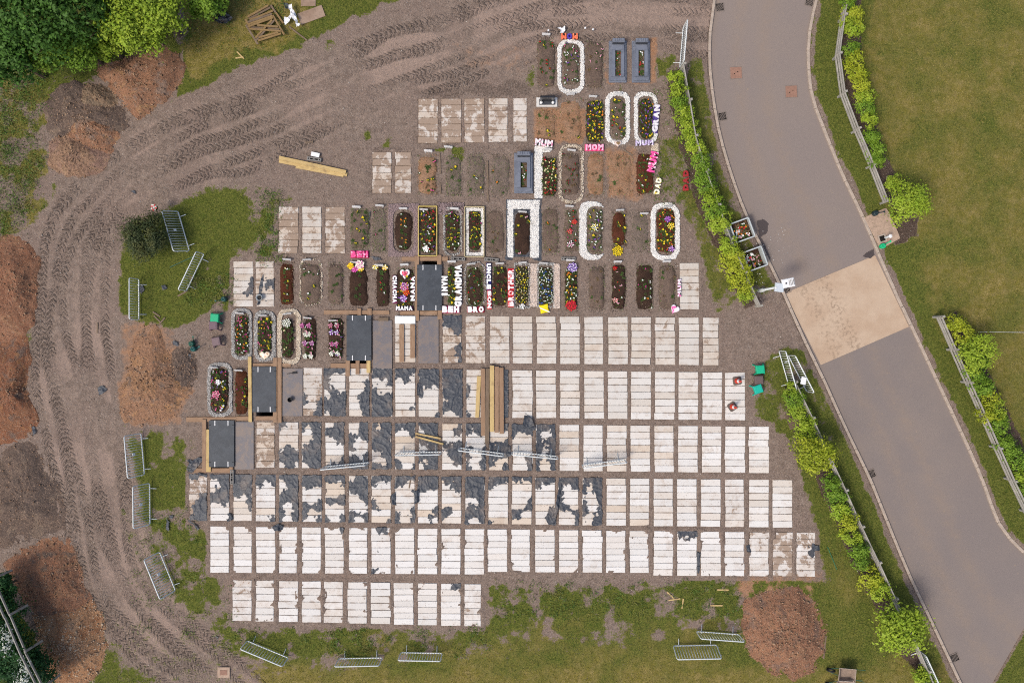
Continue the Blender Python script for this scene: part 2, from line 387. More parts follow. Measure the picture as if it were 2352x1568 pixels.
ROWS['H'] = ('the eighth cover row from the bottom', [(641,686),(695,739),(748,793)], 475, 475, 582, 582, .62, .5, .5, .7)
ROWS['I'] = ('the ninth cover row from the bottom', [(856,900),(908,945)], 350, 350, 444, 444, .6, .4, .5, .8)
ROWS['J'] = ('the topmost row of covers', [(961,1006),(1014,1060),(1067,1113),(1122,1166),(1179,1210)], 228, 226, 330, 326, .56, .5, .6, .7)
EXTRA_MUD = {('B',23):.35,('B',24):.6,('B',25):.5,('D',0):.55,('D',1):.35,('E',0):.5,('E',7):.3,('F',0):.3,('F',1):.55,('F',2):.45,('F',3):.4,('F',7):.3,('F',12):.4,('A',0):.35,('A',10):.3,('A',4):.3,('C',0):.55,('E',9):.28,('J',1):.66,('J',4):.5,('D',17):.3,('C',23):.35,('G',2):.3,('H',1):.45}
PLASTIC = {'E':{0:'00008913',1:'f88c7ff7',2:'00113331',3:'ff18ffff',4:'fe000010',5:'fff88001',6:'fffff7f1',7:'00088009',8:'3ff3ff33'},
 'D':{1:'c0006ff6',2:'fb37fff7',3:'3ff3001f',4:'13f881ff',5:'bffff31f',6:'f9000089',7:'f7ff3fb7',8:'130ff730',9:'fb009999',10:'100fffc1',11:'fb000111',12:'f9bf9b99'},
 'C':{0:'c003377f',1:'f37ff000',2:'ffff1100',3:'f9000001',4:'f73ff9b9',5:'ff001f89',6:'f101f009',7:'7ff310f9',8:'f8008c01',9:'fc100199',10:'ffc00132',11:'f3100cc0',12:'ffff1ff9',13:'f8000008',14:'f0011fc0',15:'f8000133',16:'fb888f11',17:'fb9199b3'},
 'B':{20:'f0000000',25:'00130000',5:'10000000',7:'60000008'}, 'F':{1:'ff300311'}, 'G':{0:'00011300',1:'00033000'}, 'A':{9:'30000000'}}
def cover_rect(row, i):
    _, xs, t0, t1, b0, b1 = ROWS[row][:6]; X0 = xs[0][0]; X1 = xs[-1][1]
    x0, x1 = xs[i]; f = ((x0 + x1) / 2 - X0) / max(1, X1 - X0)
    yt = t0 + (t1 - t0) * f; yb = b0 + (b1 - b0) * f
    if row == 'B' and 12 <= i <= 18: yb -= 6
    return x0, yt, x1, yb
COVERS = [(r, i) + cover_rect(r, i) for r in ROWS for i in range(len(ROWS[r][1]))]
PITS = [(972,598,1003,704),(806,728,846,836),(592,838,626,958),(492,968,530,1078)]
BOARDS = [(958,608,1015,713),(796,724,853,828),(580,842,634,946),(480,965,538,1072)]

LKERB = [(1646,-60),(1641,0),(1631,75),(1630,150),(1638,225),(1651,300),(1676,390),(1713,492),(1761,592),(1787,645),(1799,672),(1849,784),(1889,866),(1939,976),(2001,1106),(2029,1176),(2089,1321),(2139,1426),(2206,1568),(2240,1640)]
RKERB = [(1892,-60),(1875,0),(1861,62),(1856,125),(1861,200),(1874,250),(1894,300),(1931,392),(1981,497),(2014,574),(2039,632),(2074,708),(2110,784),(2139,846),(2204,984),(2254,1096),(2283,1176),(2301,1213),(2326,1243),(2356,1272),(2420,1325)]
APRON = [(1803,673),(2011,586),(2089,750),(1886,838)]

# ------------------------------------------------------------------ ground
fx = np.arange(-26.4, 26.41, 0.075); fy = np.arange(-18.0, 18.01, 0.075)
tail = np.array([0.3, 0.8, 1.8, 4, 8, 16, 35, 80, 180, 400, 900.])
gx = np.concatenate([fx[0] - tail[::-1], fx, fx[-1] + tail]); gy = np.concatenate([fy[0] - tail[::-1], fy, fy[-1] + tail])
GX, GY = np.meshgrid(gx, gy, indexing='ij')
DX = GX * S + CX; DY = CY - GY * S
clampf = lambda a, lo, hi: np.clip(a, lo, hi)
NB = fbm(GX * 1.3, GY * 1.3, 4); NM = fbm(GX * 4, GY * 4, 3, 5.0); NF = vnoise(GX * 13, GY * 13)
GZ = 0.02 + (NB - .5) * 0.05 + (NM - .5) * 0.03 + (NF - .5) * 0.02
masks = {k: np.zeros(GX.shape, np.float32) for k in ('grass', 'dry', 'orange', 'dark', 'pale', 'mulch', 'tread_u', 'tread_v', 'tread_w')}
def region(attr, poly, val, feather=14, rag=22, mode='max'):
    xs = [p[0] for p in poly]; ys = [p[1] for p in poly]; mgn = feather + rag + 5
    ii = np.where((gx * S + CX > min(xs) - mgn) & (gx * S + CX < max(xs) + mgn))[0]
    jj = np.where((CY - gy * S > min(ys) - mgn) & (CY - gy * S < max(ys) + mgn))[0]
    if len(ii) == 0 or len(jj) == 0: return
    sl = (slice(ii[0], ii[-1] + 1), slice(jj[0], jj[-1] + 1))
    sd = poly_sd(DX[sl], DY[sl], poly) + (NB[sl] - .5) * 2 * rag + (NM[sl] - .5) * rag
    w = sstep(feather, -feather, sd) * 1.0
    a = masks[attr]
    if mode == 'max': a[sl] = np.maximum(a[sl], w * val)
    else: a[sl] = a[sl] * (1 - w) + val * w
BIG = 60000
def rect(x0, y0, x1, y1): return [(x0, y0), (x1, y0), (x1, y1), (x0, y1)]
# grass
region('grass', [(1870,-BIG),(BIG,-BIG),(BIG,BIG),(2420,1325),(2300,1213),(2110,784),(2014,574),(1931,392),(1862,200),(1857,125)], 1.0, 4, 4)
region('dry', [(1990,-BIG),(BIG,-BIG),(BIG,BIG),(2500,1350),(2330,1050),(2200,820),(2120,700),(2060,520),(2000,330),(1980,150)], .62, 40, 40)
region('grass', [(2420,1325),(2206,1568),(2240,BIG),(BIG,BIG)], .9, 4, 4)
region('grass', [(1585,130),(1632,110),(1640,260),(1676,400),(1715,505),(1757,600),(1790,665),(1750,690),(1690,600),(1640,500),(1600,380),(1575,250)], .85, 6, 10)
region('dry', [(1585,130),(1632,110),(1640,260),(1676,400),(1715,505),(1757,600),(1790,665),(1750,690),(1600,380)], .3, 6, 10)
region('grass', [(1215,66),(1300,50),(1480,55),(1560,70),(1622,105),(1620,130),(1560,120),(1540,180),(1505,185),(1500,85),(1400,80),(1220,95)], .9, 8, 12)
region('grass', [(1212,100),(1232,95),(1230,205),(1212,200)], .7, 8, 12)
region('grass', [(1510,330),(1560,300),(1590,420),(1610,470),(1680,600),(1700,690),(1650,720),(1610,600),(1570,470),(1515,450)], .82, 10, 14)
region('dry', [(1510,330),(1560,300),(1590,420),(1680,600),(1700,690),(1650,720),(1570,470)], .35, 10, 14)
region('grass', [(1770,800),(1850,800),(1900,900),(1945,1000),(2000,1120),(2080,1320),(2130,1430),(2200,1580),(2230,1700),(1500,1700),(1690,1330),(1890,1320),(1880,1220),(1800,1000),(1730,960),(1735,860)], .92, 10, 14)
region('dry', [(1880,1200),(2000,1300),(2100,1560),(1880,1600),(1870,1400)], .42, 20, 20)
region('grass', [(1130,1350),(1690,1335),(1720,1400),(1700,1700),(-200,1700),(440,1568),(420,1500),(520,1440),(1110,1450)], .88, 10, 24)
region('dry', [(900,1440),(1700,1400),(1700,1700),(600,1700),(620,1530)], .5, 30, 30)
region('dry', rect(500, 1520, 2200, 1700), .75, 40, 20)
region('grass', [(285,1000),(360,985),(430,1010),(440,1100),(470,1200),(500,1330),(530,1440),(1110,1450),(1000,1500),(560,1540),(420,1480),(340,1330),(275,1200),(262,1080)], 1.0, 14, 20)
region('grass', [(270,690),(280,580),(300,500),(370,425),(440,400),(520,430),(600,470),(640,530),(600,640),(510,690),(430,745),(350,745),(280,725)], 1.0, 10, 16)
region('grass', [(400,405),(520,410),(640,440),(660,520),(620,560),(520,470)], .62, 10, 24)
region('grass', [(395,235),(470,195),(560,150),(680,108),(800,48),(880,12),(960,-10),(900,-40),(420,-40),(420,180)], .95, 8, 12)
region('dry', [(420,-20),(720,-20),(700,80),(560,130),(440,170),(420,110)], .95, 14, 30)
region('grass', [(1120,-40),(1640,-40),(1640,18),(1560,12),(1400,6),(1200,-2)], .7, 8, 10)
region('grass', [(-BIG,-BIG),(420,-BIG),(420,180),(250,180),(140,220),(95,330),(105,420),(150,430),(110,500),(20,545),(-BIG,545)], .78, 12, 30)
region('dry', [(0,150),(120,200),(95,330),(105,420),(110,500),(20,545),(-40,400)], .6, 14, 40)
region('grass', [(60,700),(75,690),(80,800),(62,805)], .9, 4, 6)
region('grass', [(-BIG,1320),(0,1320),(90,1480),(130,1700),(-BIG,BIG)], 1.0, 8, 8)
region('grass', [(225,1390),(300,1400),(420,1500),(540,1600),(200,1600)], .75, 20, 30)
region('grass', rect(430, 1000, 450, 1180), .4, 10, 20)
for (x, y, r) in [(922,215,16),(870,220,8),(700,180,20),(640,195,16),(1030,200,10),(890,330,10),(845,310,8),(760,70+40,14),(635,505,22),(612,540,20),(1052,345,18),(1010,330,16),(1425,200,8),(1570,60,8),(520,700,14),(660,470,16),(700,540,8),(600,455,22)]:
    region('grass', [(x + r * math.cos(a), y + r * 1.4 * math.sin(a)) for a in np.linspace(0, 6.28, 10)[:-1]], .8, 6, 10)
# soil tints
region('orange', [(1225,250),(1345,245),(1340,330),(1230,325)], 1.0, 8, 10)
region('orange', [(1385,340),(1460,335),(1480,460),(1395,455)], .7, 14, 14)
region('orange', [(1490,85),(1510,85),(1510,195),(1390,195),(1385,120),(1398,185),(1490,190)], .8, 6, 6)
region('orange', [(280,735),(360,735),(420,800),(440,900),(420,975),(300,985),(265,900)], .6, 14, 20)
region('orange', [(1690,1300),(1890,1310),(1900,1380),(1690,1360)], .8, 10, 14)
region('orange', [(1040,100),(1210,95),(1210,170),(1080,170)], .35, 20, 20)
region('dark', [(945,195),(1220,190),(1225,222),(960,224),(955,335),(945,335)], .5, 8, 14)
region('dark', [(835,290),(858,290),(858,450),(840,450)], .42, 8, 12)
region('dark', [(850,335),(1220,332),(1220,348),(850,350)], .4, 6, 10)
region('dark', [(630,600),(890,600),(890,715),(630,715)], .28, 10, 10)
region('dark', [(430,690),(530,690),(530,830),(470,960),(440,960),(470,800)], .22, 14, 20)
region('dark', [(1320,470),(1560,470),(1560,720),(1300,720)], .22, 10, 10)
region('dark', [(1000,340),(1240,340),(1240,460),(1000,460)], .25, 10, 10)
region('dark', rect(740, 705, 1010, 845), .25, 10, 10)
fi = slice(len(tail), len(tail) + len(fx)); fj = slice(len(tail), len(tail) + len(fy))
PN = fbm(GX * 1.7, GY * 1.7, 5, 55.0)
def patchy(poly, amt, lo=.46, hi=.62, feather=30):
    lo -= .1; hi += .1; amt = min(1, amt * .95)
    w = sstep(feather, -feather, poly_sd(DX[fi, fj], DY[fi, fj], poly)); masks['grass'][fi, fj] *= 1 - amt * w * sstep(lo, hi, PN[fi, fj])
patchy([(280,980),(450,980),(500,1330),(540,1430),(1120,1440),(1130,1500),(560,1560),(300,1560),(200,1400),(270,1200)], .72, .5, .62)
patchy([(1120,1330),(1900,1330),(1700,1480),(1120,1480)], .9, .5, .64)
patchy([(380,390),(680,420),(700,600),(540,720),(430,640),(590,520),(500,430)], .9, .42, .6)
patchy([(-100,150),(150,200),(150,500),(-100,560)], .9, .44, .6)
patchy([(1500,60),(1640,60),(1800,700),(1640,740),(1500,450)], .5, .5, .64)
patchy([(1200,40),(1640,40),(1640,140),(1500,200),(1200,210)], .7, .46, .62)
patchy([(1700,780),(1900,800),(1940,1000),(1840,1080),(1720,1000)], .6, .5, .64)
# mulch under hedges
UH = [(1548,160),(1560,240),(1575,310),(1592,380),(1610,450),(1640,520),(1670,590),(1700,650),(1728,700)]
LH = [(1815,890),(1830,940),(1845,1000),(1870,1050),(1895,1110),(1925,1180),(1950,1240),(1975,1290),(2000,1340),(2050,1430),(2085,1490),(2125,1545),(2150,1600)]
RH1 = [(1960,-30),(1955,60),(1955,140),(1962,190),(1980,250),(1998,310),(2018,370),(2055,440),(2085,500)]
RH2 = [(2178,725),(2205,775),(2235,830),(2262,880),(2290,940),(2315,990),(2338,1040),(2362,1090),(2390,1150)]
def band(path, w, off=0.0):
    L, R = [], []
    for i in range(len(path)):
        a = Vector(path[max(0, i - 1)]); b = Vector(path[min(len(path) - 1, i + 1)]); d = (b - a).normalized(); nrm = Vector((-d.y, d.x))
        p = Vector(path[i]); L.append(tuple(p + nrm * (off + w))); R.append(tuple(p + nrm * (off - w)))
    return L + R[::-1]
for pth, w in ((UH, 20), (LH, 19), (RH1, 26), (RH2, 24)):
    region('mulch', band(pth, w), 1.0, 5, 8); region('grass', band(pth, w - 4), 0.0, 6, 6, 'set')
region('mulch', [(2040,500),(2110,500),(2108,545),(2060,560)], 1.0, 5, 8); region('grass', [(2040,500),(2110,500),(2108,545),(2060,560)], 0.0, 5, 8, 'set')
# bare kerb edges
for pth, o in ((LKERB, 9), (RKERB, -9)):
    region('grass', band(pth, 5, o), 0.15, 4, 7, 'set')
# vehicle tracks with ruts
TRK = [(1640,40),(1500,28),(1350,30),(1220,52),(1080,95),(950,140),(800,200),(650,262),(500,318),(380,372),(280,430),(215,490),(180,560),(168,650),(165,760),(175,880),(195,1000),(222,1130),(250,1250),(288,1360),(358,1450),(440,1520),(530,1600)]
TP = np.array([W(*p) for p in smooth_path(TRK, 20)])
seg = np.diff(TP, axis=0); sl_ = np.sqrt((seg ** 2).sum(1)); cum = np.concatenate([[0], np.cumsum(sl_)])
px = GX[fi, fj]; py = GY[fi, fj]
bd = np.full(px.shape, 1e9); bu = np.zeros(px.shape); bv = np.zeros(px.shape)
for k in range(len(seg)):
    ex, ey = seg[k]; t = np.clip(((px - TP[k, 0]) * ex + (py - TP[k, 1]) * ey) / (sl_[k] ** 2), 0, 1)
    dx = px - TP[k, 0] - t * ex; dy = py - TP[k, 1] - t * ey; d = np.hypot(dx, dy)
    c = d < bd; bd = np.where(c, d, bd); bu = np.where(c, cum[k] + t * sl_[k], bu)
    bv = np.where(c, (dx * -ey + dy * ex) / sl_[k], bv)
wf = np.interp(bu, [0, 40, 52, 60, 66, 80], [1, 1, .95, .8, .55, .4]); bd = bd / wf; bv = bv / np.clip(wf, .6, 1)
fade = sstep(2.6, 1.5, bd) 
wob = (fbm(bu * .25, bu * 0 + 3.0, 2) - .5) * .9
ruts = [-1.75, -1.25, -0.75, -0.1, 0.4, 0.95, 1.6]
best = np.full(px.shape, 1e9); rv = np.zeros(px.shape)
for q, r0 in enumerate(ruts):
    dv = bv - (r0 + wob * (1 if q % 2 else .5) + (fbm(bu * .22, bu * 0 + q * 7.7, 3) - .5) * 1.1)
    c = np.abs(dv) < best; best = np.where(c, np.abs(dv), best); rv = np.where(c, dv, rv)
rw = sstep(.26, .16, best) * sstep(2.6, 2.2, bd)
amp = sstep(.35, .6, fbm(px * .35 + 40, py * .35, 3)) * .9 + .1
up = 1 - .6 * sstep(5, 14, px)                     # the upper right end is smooth and dusty
masks['tread_u'][fi, fj] = bu; masks['tread_v'][fi, fj] = rv; masks['tread_w'][fi, fj] = rw * amp * up
GZ[fi, fj] += -0.02 * rw * amp * up + 0.015 * sstep(.36, .28, best) * sstep(.18, .28, best) * fade * up
masks['pale'][fi, fj] = np.maximum(masks['pale'][fi, fj], fade * (.3 + .3 * (1 - rw)) * (.6 + .7 * sstep(.35, .65, fbm(px * .5, py * .5, 3, 9))))
masks['dark'][fi, fj] = np.maximum(masks['dark'][fi, fj], fade * rw * amp * up * .34)
masks['grass'][fi, fj] *= 1 - sstep(2.5, 1.6, bd) * np.where(py < -8, .62, .97)
region('pale', [(1080,5),(1640,5),(1640,70),(1200,60),(1080,110)], .75, 20, 10)
region('dark', [(860,455),(660,455),(480,360),(700,330),(850,300)], .2, 20, 20)
# gaps between covers: soil sheets around slabs, recess below slabs
def rect_sd(x0, y0, x1, y1, X, Y):
    qx = np.abs(X - (x0 + x1) / 2) - (x1 - x0) / 2; qy = np.abs(Y - (y0 + y1) / 2) - (y1 - y0) / 2
    return np.hypot(np.maximum(qx, 0), np.maximum(qy, 0)) + np.minimum(np.maximum(qx, qy), 0)
def sub(x0, y0, x1, y1, m):
    ii = np.where((gx * S + CX > x0 - m) & (gx * S + CX < x1 + m))[0]; jj = np.where((CY - gy * S > y0 - m) & (CY - gy * S < y1 + m))[0]
    return (slice(ii[0], ii[-1] + 1), slice(jj[0], jj[-1] + 1))
NC = fbm(GX[fi, fj] * 3.1, GY[fi, fj] * 3.1, 4, 31.0)
NCF = np.zeros(GX.shape, np.float32); NCF[fi, fj] = NC
SLAB_TOP = 0.055
for (r, i, x0, y0, x1, y1) in COVERS:
    rag = ROWS[r][9]
    s_ = sub(x0, y0, x1, y1, 12); sd = rect_sd(x0, y0, x1, y1, DX[s_], DY[s_]) / S
    push = sstep(.5, .82, NCF[s_]) * .17 * rag
    low = r in 'AB'
    lev = GZ[s_] * .6 + (.012 if not low else .02) + push * .28
    inside = sstep(-.005 - push, -.075 - push, sd)
    near = sstep(.2, .02, np.abs(sd))
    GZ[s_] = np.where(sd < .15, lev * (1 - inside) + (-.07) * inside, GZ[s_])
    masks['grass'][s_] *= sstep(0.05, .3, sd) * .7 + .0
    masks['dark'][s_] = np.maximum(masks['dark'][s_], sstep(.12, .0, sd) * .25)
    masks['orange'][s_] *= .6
for (x0, y0, x1, y1) in PITS:
    s_ = sub(x0, y0, x1, y1, 6); sd = rect_sd(x0, y0, x1, y1, DX[s_], DY[s_]) / S
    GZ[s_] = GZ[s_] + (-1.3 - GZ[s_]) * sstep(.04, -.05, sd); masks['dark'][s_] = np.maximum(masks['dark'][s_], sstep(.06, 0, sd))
    masks['grass'][s_] *= sstep(0, .3, sd)
# road bed and verge
LK = smooth_path(LKERB, 14); RK = smooth_path(RKERB, 14)
road_poly = LK + RK[::-1]
s_ = sub(1600, -80, 2430, 1650, 10); sd = poly_sd(DX[s_], DY[s_], road_poly) / S
GZ[s_] = np.where(sd < 0.03, -0.16, GZ[s_]); masks['grass'][s_] *= sstep(0.02, .15, sd)
# outer ground stays flat
far = np.maximum(np.abs(GX) - 30, np.abs(GY) - 20); GZ = np.where(far > 0, 0.0, GZ)
nx, ny = GX.shape
idx = np.arange(nx * ny).reshape(nx, ny)
fq = np.stack([idx[:-1, :-1], idx[1:, :-1], idx[1:, 1:], idx[:-1, 1:]], -1).reshape(-1, 4)
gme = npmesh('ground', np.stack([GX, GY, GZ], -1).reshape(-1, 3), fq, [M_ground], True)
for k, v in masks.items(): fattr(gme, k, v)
ground = put('ground', gme); ground['kind'] = 'structure'
def gz(x, y):
    i = int(np.clip(np.searchsorted(gx, x) - 1, 0, nx - 2)); j = int(np.clip(np.searchsorted(gy, y) - 1, 0, ny - 2))
    return float(GZ[i:i + 2, j:j + 2].mean())
def G(px_, py_):
    x, y = W(px_, py_); return (x, y, gz(x, y))

# ------------------------------------------------------------------ road, apron, kerbs
def lerp2(a, b, t): return (a[0] + (b[0] - a[0]) * t, a[1] + (b[1] - a[1]) * t)
def resample(path, n):
    P = np.array(path); d = np.concatenate([[0], np.cumsum(np.hypot(*np.diff(P, axis=0).T))]); t = np.linspace(0, d[-1], n)
    return np.stack([np.interp(t, d, P[:, 0]), np.interp(t, d, P[:, 1])], 1)
NRD = 240; NW = 24
LR = resample(LK, NRD); RR = resample(RK, NRD)
vv = []; lane = []; low = []
ZR = -0.055
for i in range(NRD):
    for j in range(NW + 1):
        t = j / NW; q = LR[i] * (1 - t) + RR[i] * t; x, y = W(*q)
        vv.append((x, y, ZR + 0.02 * math.sin(math.pi * t)))
        lane.append(sum(math.exp(-((t - c) / .07) ** 2) for c in (.28, .55)) * .7 + (0.6 * math.exp(-(t / .06) ** 2)))
        low.append(1.0 if q[1] > 760 else 0.0)
ii = np.arange(NRD * (NW + 1)).reshape(NRD, NW + 1)
rf = np.stack([ii[:-1, :-1], ii[1:, :-1], ii[1:, 1:], ii[:-1, 1:]], -1).reshape(-1, 4)
rme = npmesh('road', vv, rf, [M_asph], True); fattr(rme, 'lane', lane); fattr(rme, 'lower', low)
road = put('road', rme); road['kind'] = 'structure'
vv = []; lane = []
for i in range(21):
    a = lerp2(APRON[0], APRON[3], i / 20); b = lerp2(APRON[1], APRON[2], i / 20)
    for j in range(25):
        q = lerp2(a, b, j / 24); x, y = W(*q); t = j / 24
        vv.append((x, y, ZR + 0.02 * math.sin(math.pi * t) + 0.012)); lane.append(math.exp(-((t - .20) / .07) ** 2) * .8 + math.exp(-((t - .40) / .08) ** 2) + .08)
ii = np.arange(21 * 25).reshape(21, 25)
me = npmesh('apron', vv, np.stack([ii[:-1, :-1], ii[1:, :-1], ii[1:, 1:], ii[:-1, 1:]], -1).reshape(-1, 4), [M_apron], True); fattr(me, 'lane', lane)
o = put('road_ramp', me); o['kind'] = 'structure'
mb = MB(); pad = [W(*p) for p in [(1984,500),(2008,488),(2034,478),(2042,490),(2052,512),(2064,540),(2066,548),(2022,573)]]
mb.prism(pad[::-1], -0.05, 0.06, 0.01); o = put('concrete_pad', mb.mesh('concrete_pad', plain('pad_concrete', 'b59c88', .9, .2))); o['kind'] = 'structure'
wet = NT('wet_asphalt', 0.35, 0.5); wet.col(A('4f4541')); wet.bump(wet.noise(60, 2), .3, .004)
def flat_patch(name, poly, z, mat, cell=0.04, jag=0.05, amp=0.0, seed=0.0, thick=0.0, nsc=6):
    P = [W(*p) for p in poly]; xs = [p[0] for p in P]; ys = [p[1] for p in P]
    ax = np.arange(min(xs) - .1, max(xs) + .1, cell); ay = np.arange(min(ys) - .1, max(ys) + .1, cell)
    X, Y = np.meshgrid(ax, ay, indexing='ij')
    sd = poly_sd(X, Y, P) + (fbm(X * 5 + seed, Y * 5, 3) - .5) * 2 * jag
    base = z(X, Y) if callable(z) else z
    rid = 1 - np.abs(fbm(X * nsc + seed, Y * nsc + seed, 3) - .5) * 4
    Z = base + amp * np.clip(rid, 0, 1) + amp * .5 * fbm(X * 2 + seed, Y * 2, 2)
    ok = (sd[:-1, :-1] < 0) & (sd[1:, 1:] < 0)
    n0, n1 = X.shape; id_ = np.arange(n0 * n1).reshape(n0, n1)
    f = np.stack([id_[:-1, :-1], id_[1:, :-1], id_[1:, 1:], id_[:-1, 1:]], -1)[ok]
    if len(f) == 0: return None
    u, inv = np.unique(f.ravel(), return_inverse=True)
    V = np.stack([X, Y, Z], -1).reshape(-1, 3)[u]; f = inv.reshape(-1, 4)
    c = V.mean(0); c[2] = V[:, 2].min(); me = npmesh(name, V - c, f, [mat], True)
    return put(name, me, None, tuple(c))
for pl in ([(1738,508),(1752,503),(1768,512),(1762,535),(1750,545),(1760,565),(1770,590),(1768,602),(1756,585),(1744,560),(1742,530)], [(1995,578),(2008,572),(2012,586),(2000,592),(1978,590)]):
    o = flat_patch('wet_patch', pl, ZR + 0.022, wet.mat, jag=.06); o['kind'] = 'structure'
for nm, K, side in (('kerb_left', LK, 1), ('kerb_right', RK, -1)):
    root = empty(nm, (0, 0, 0)); root['kind'] = 'structure'
    L = np.hypot(*np.diff(np.array(K), axis=0).T).sum(); n = int(L / 44); P = resample(K, n + 1)
    km = MB(); km.box(-.455, .455, -.065, .065, -.16, .055, .012); kme = km.mesh('kerb_stone', M_kerb)
    for i in range(n):
        a = W(*P[i]); b = W(*P[i + 1]); mx, my = (a[0] + b[0]) / 2, (a[1] + b[1]) / 2
        ln = math.hypot(b[0] - a[0], b[1] - a[1]); dy = P[i][1]
        dz = -0.045 if (nm == 'kerb_right' and 625 < dy < 700) else 0
        put('kerb_stone', kme, root, (mx, my, rnd.uniform(-.006, .006) + dz), math.atan2(b[1] - a[1], b[0] - a[0]), (ln / .92, 1, 1))

# ------------------------------------------------------------------ grave covers and plastic
def plank_mesh(v):
    mb = MB(); mb.box(-.5, .5, -.5, .5, 0, 1, 0); return mb
for (r, i, x0, y0, x1, y1) in COVERS:
    nm, xs, *_r = ROWS[r]; mud, tint, whi = ROWS[r][6:9]; tint *= .45 if r in 'EFAB' else .75; mud = EXTRA_MUD.get((r, i), mud + rnd.uniform(-.05, .05))
    if r in 'DE' and i > 12: whi = min(1, whi + .28 * (i - 12) / 8); tint *= (1 if i < 18 else .5)
    if r == 'C' and i > 20: tint *= .5; whi = min(1, whi + .1)
    a = W(x0, y1); b = W(x1, y0); w = b[0] - a[0]; h = b[1] - a[1]
    tone = 'mud-caked' if mud > .5 else ('mud-streaked' if mud > .27 else ('off-white' if whi > .8 else ('cream' if r in 'CD' else 'pale grey')))
    root = thing('grave_cover', f'{tone} concrete grave cover, {ORD[i]} from left in {nm}', 'grave cover', ((a[0] + b[0]) / 2, (a[1] + b[1]) / 2, 0), rnd.uniform(-.006, .006), 'concrete grave covers in rows')
    n = 7 if h > 2.0 else 6
    y = -h / 2
    for k in range(n):
        hh = h / n; j = rnd.uniform(-.012, .012) if rnd.random() > .12 else rnd.uniform(-.04, .04)
        mb = MB(); mb.box(-w / 2 + .004, w / 2 - .004, -hh / 2 + .006, hh / 2 - .006, -.05, SLAB_TOP, .012)
        o = put('slab', mb.mesh('slab', M_slab), root, (j, y + hh * (k + .5), rnd.uniform(-.012, .012)), rnd.uniform(-.006, .006))
        o.color = (min(1, max(0, mud + rnd.uniform(-.05, .05))), tint * rnd.uniform(.5, 1.2), min(1, max(0, whi + rnd.uniform(-.12, .08))), 1)
    code = PLASTIC.get(r, {}).get(i)
    if code:
        cell = .03; ax = np.arange(-w / 2 - .05, w / 2 + .06, cell); ay = np.arange(-h / 2 - .05, h / 2 + .06, cell)
        X, Y = np.meshgrid(ax, ay, indexing='ij')
        grid = np.array([[(int(ch, 16) >> (3 - c)) & 1 for c in range(4)] for ch in code], float)   # 8 rows x 4 cols
        sx = rnd.uniform(0, 60)
        U = np.clip((X / w + .5) * 4 - .5 + (fbm(X * 4 + sx, Y * 4, 3) - .5) * 1.6, 0, 2.999); V = np.clip((.5 - Y / h) * 8 - .5 + (fbm(X * 4, Y * 4 + sx, 3) - .5) * 2.0, 0, 6.999)
        u0 = U.astype(int); v0 = V.astype(int); fu = U - u0; fv = V - v0
        Fm = (grid[v0, u0] * (1 - fu) + grid[v0, u0 + 1] * fu) * (1 - fv) + (grid[v0 + 1, u0] * (1 - fu) + grid[v0 + 1, u0 + 1] * fu) * fv
        Fm = Fm + (np.abs(fbm(X * 5 + sx, Y * 5, 2) - .5) - .12) * 1.6 + (fbm(X * 11 + sx, Y * 11, 2) - .5) * .35
        inb = np.maximum(np.abs(X) - w / 2, np.abs(Y) - h / 2) + (fbm(X * 5, Y * 5 + sx, 3) - .5) * .12
        keep = (Fm > .5) & (inb < .02)
        ok = keep[:-1, :-1] & keep[1:, 1:]
        rid = np.clip(1 - np.abs(fbm(X * 3.2 + sx, Y * 3.2, 3) - .5) * 9, 0, 1); rid2 = np.clip(1 - np.abs(fbm(X * 7, Y * 7 + sx, 2) - .5) * 7, 0, 1)
        a_ = rnd.uniform(0, 3.14); cre = np.clip(1 - np.abs(((X * math.cos(a_) + Y * math.sin(a_)) * 2.3 + fbm(X * 1.5 + sx, Y * 1.5, 2) * 2) % 1 - .5) * 9, 0, 1)
        Z = SLAB_TOP + .012 + .02 * rid + .006 * rid2 + .022 * cre
        id_ = np.arange(X.size).reshape(X.shape); f = np.stack([id_[:-1, :-1], id_[1:, :-1], id_[1:, 1:], id_[:-1, 1:]], -1)[ok]
        if len(f):
            uq, inv = np.unique(f.ravel(), return_inverse=True)
            o = put('plastic_liner', npmesh('plastic_liner', np.stack([X, Y, Z], -1).reshape(-1, 3)[uq], inv.reshape(-1, 4), [M_plastic], True), None, root.location)
            tag(o, f'torn black liner on {ORD[i]} cover from left, {nm[4:]}'.replace(' from the bottom', ' from bottom'), 'plastic liner', 'torn black liners on the grave covers')

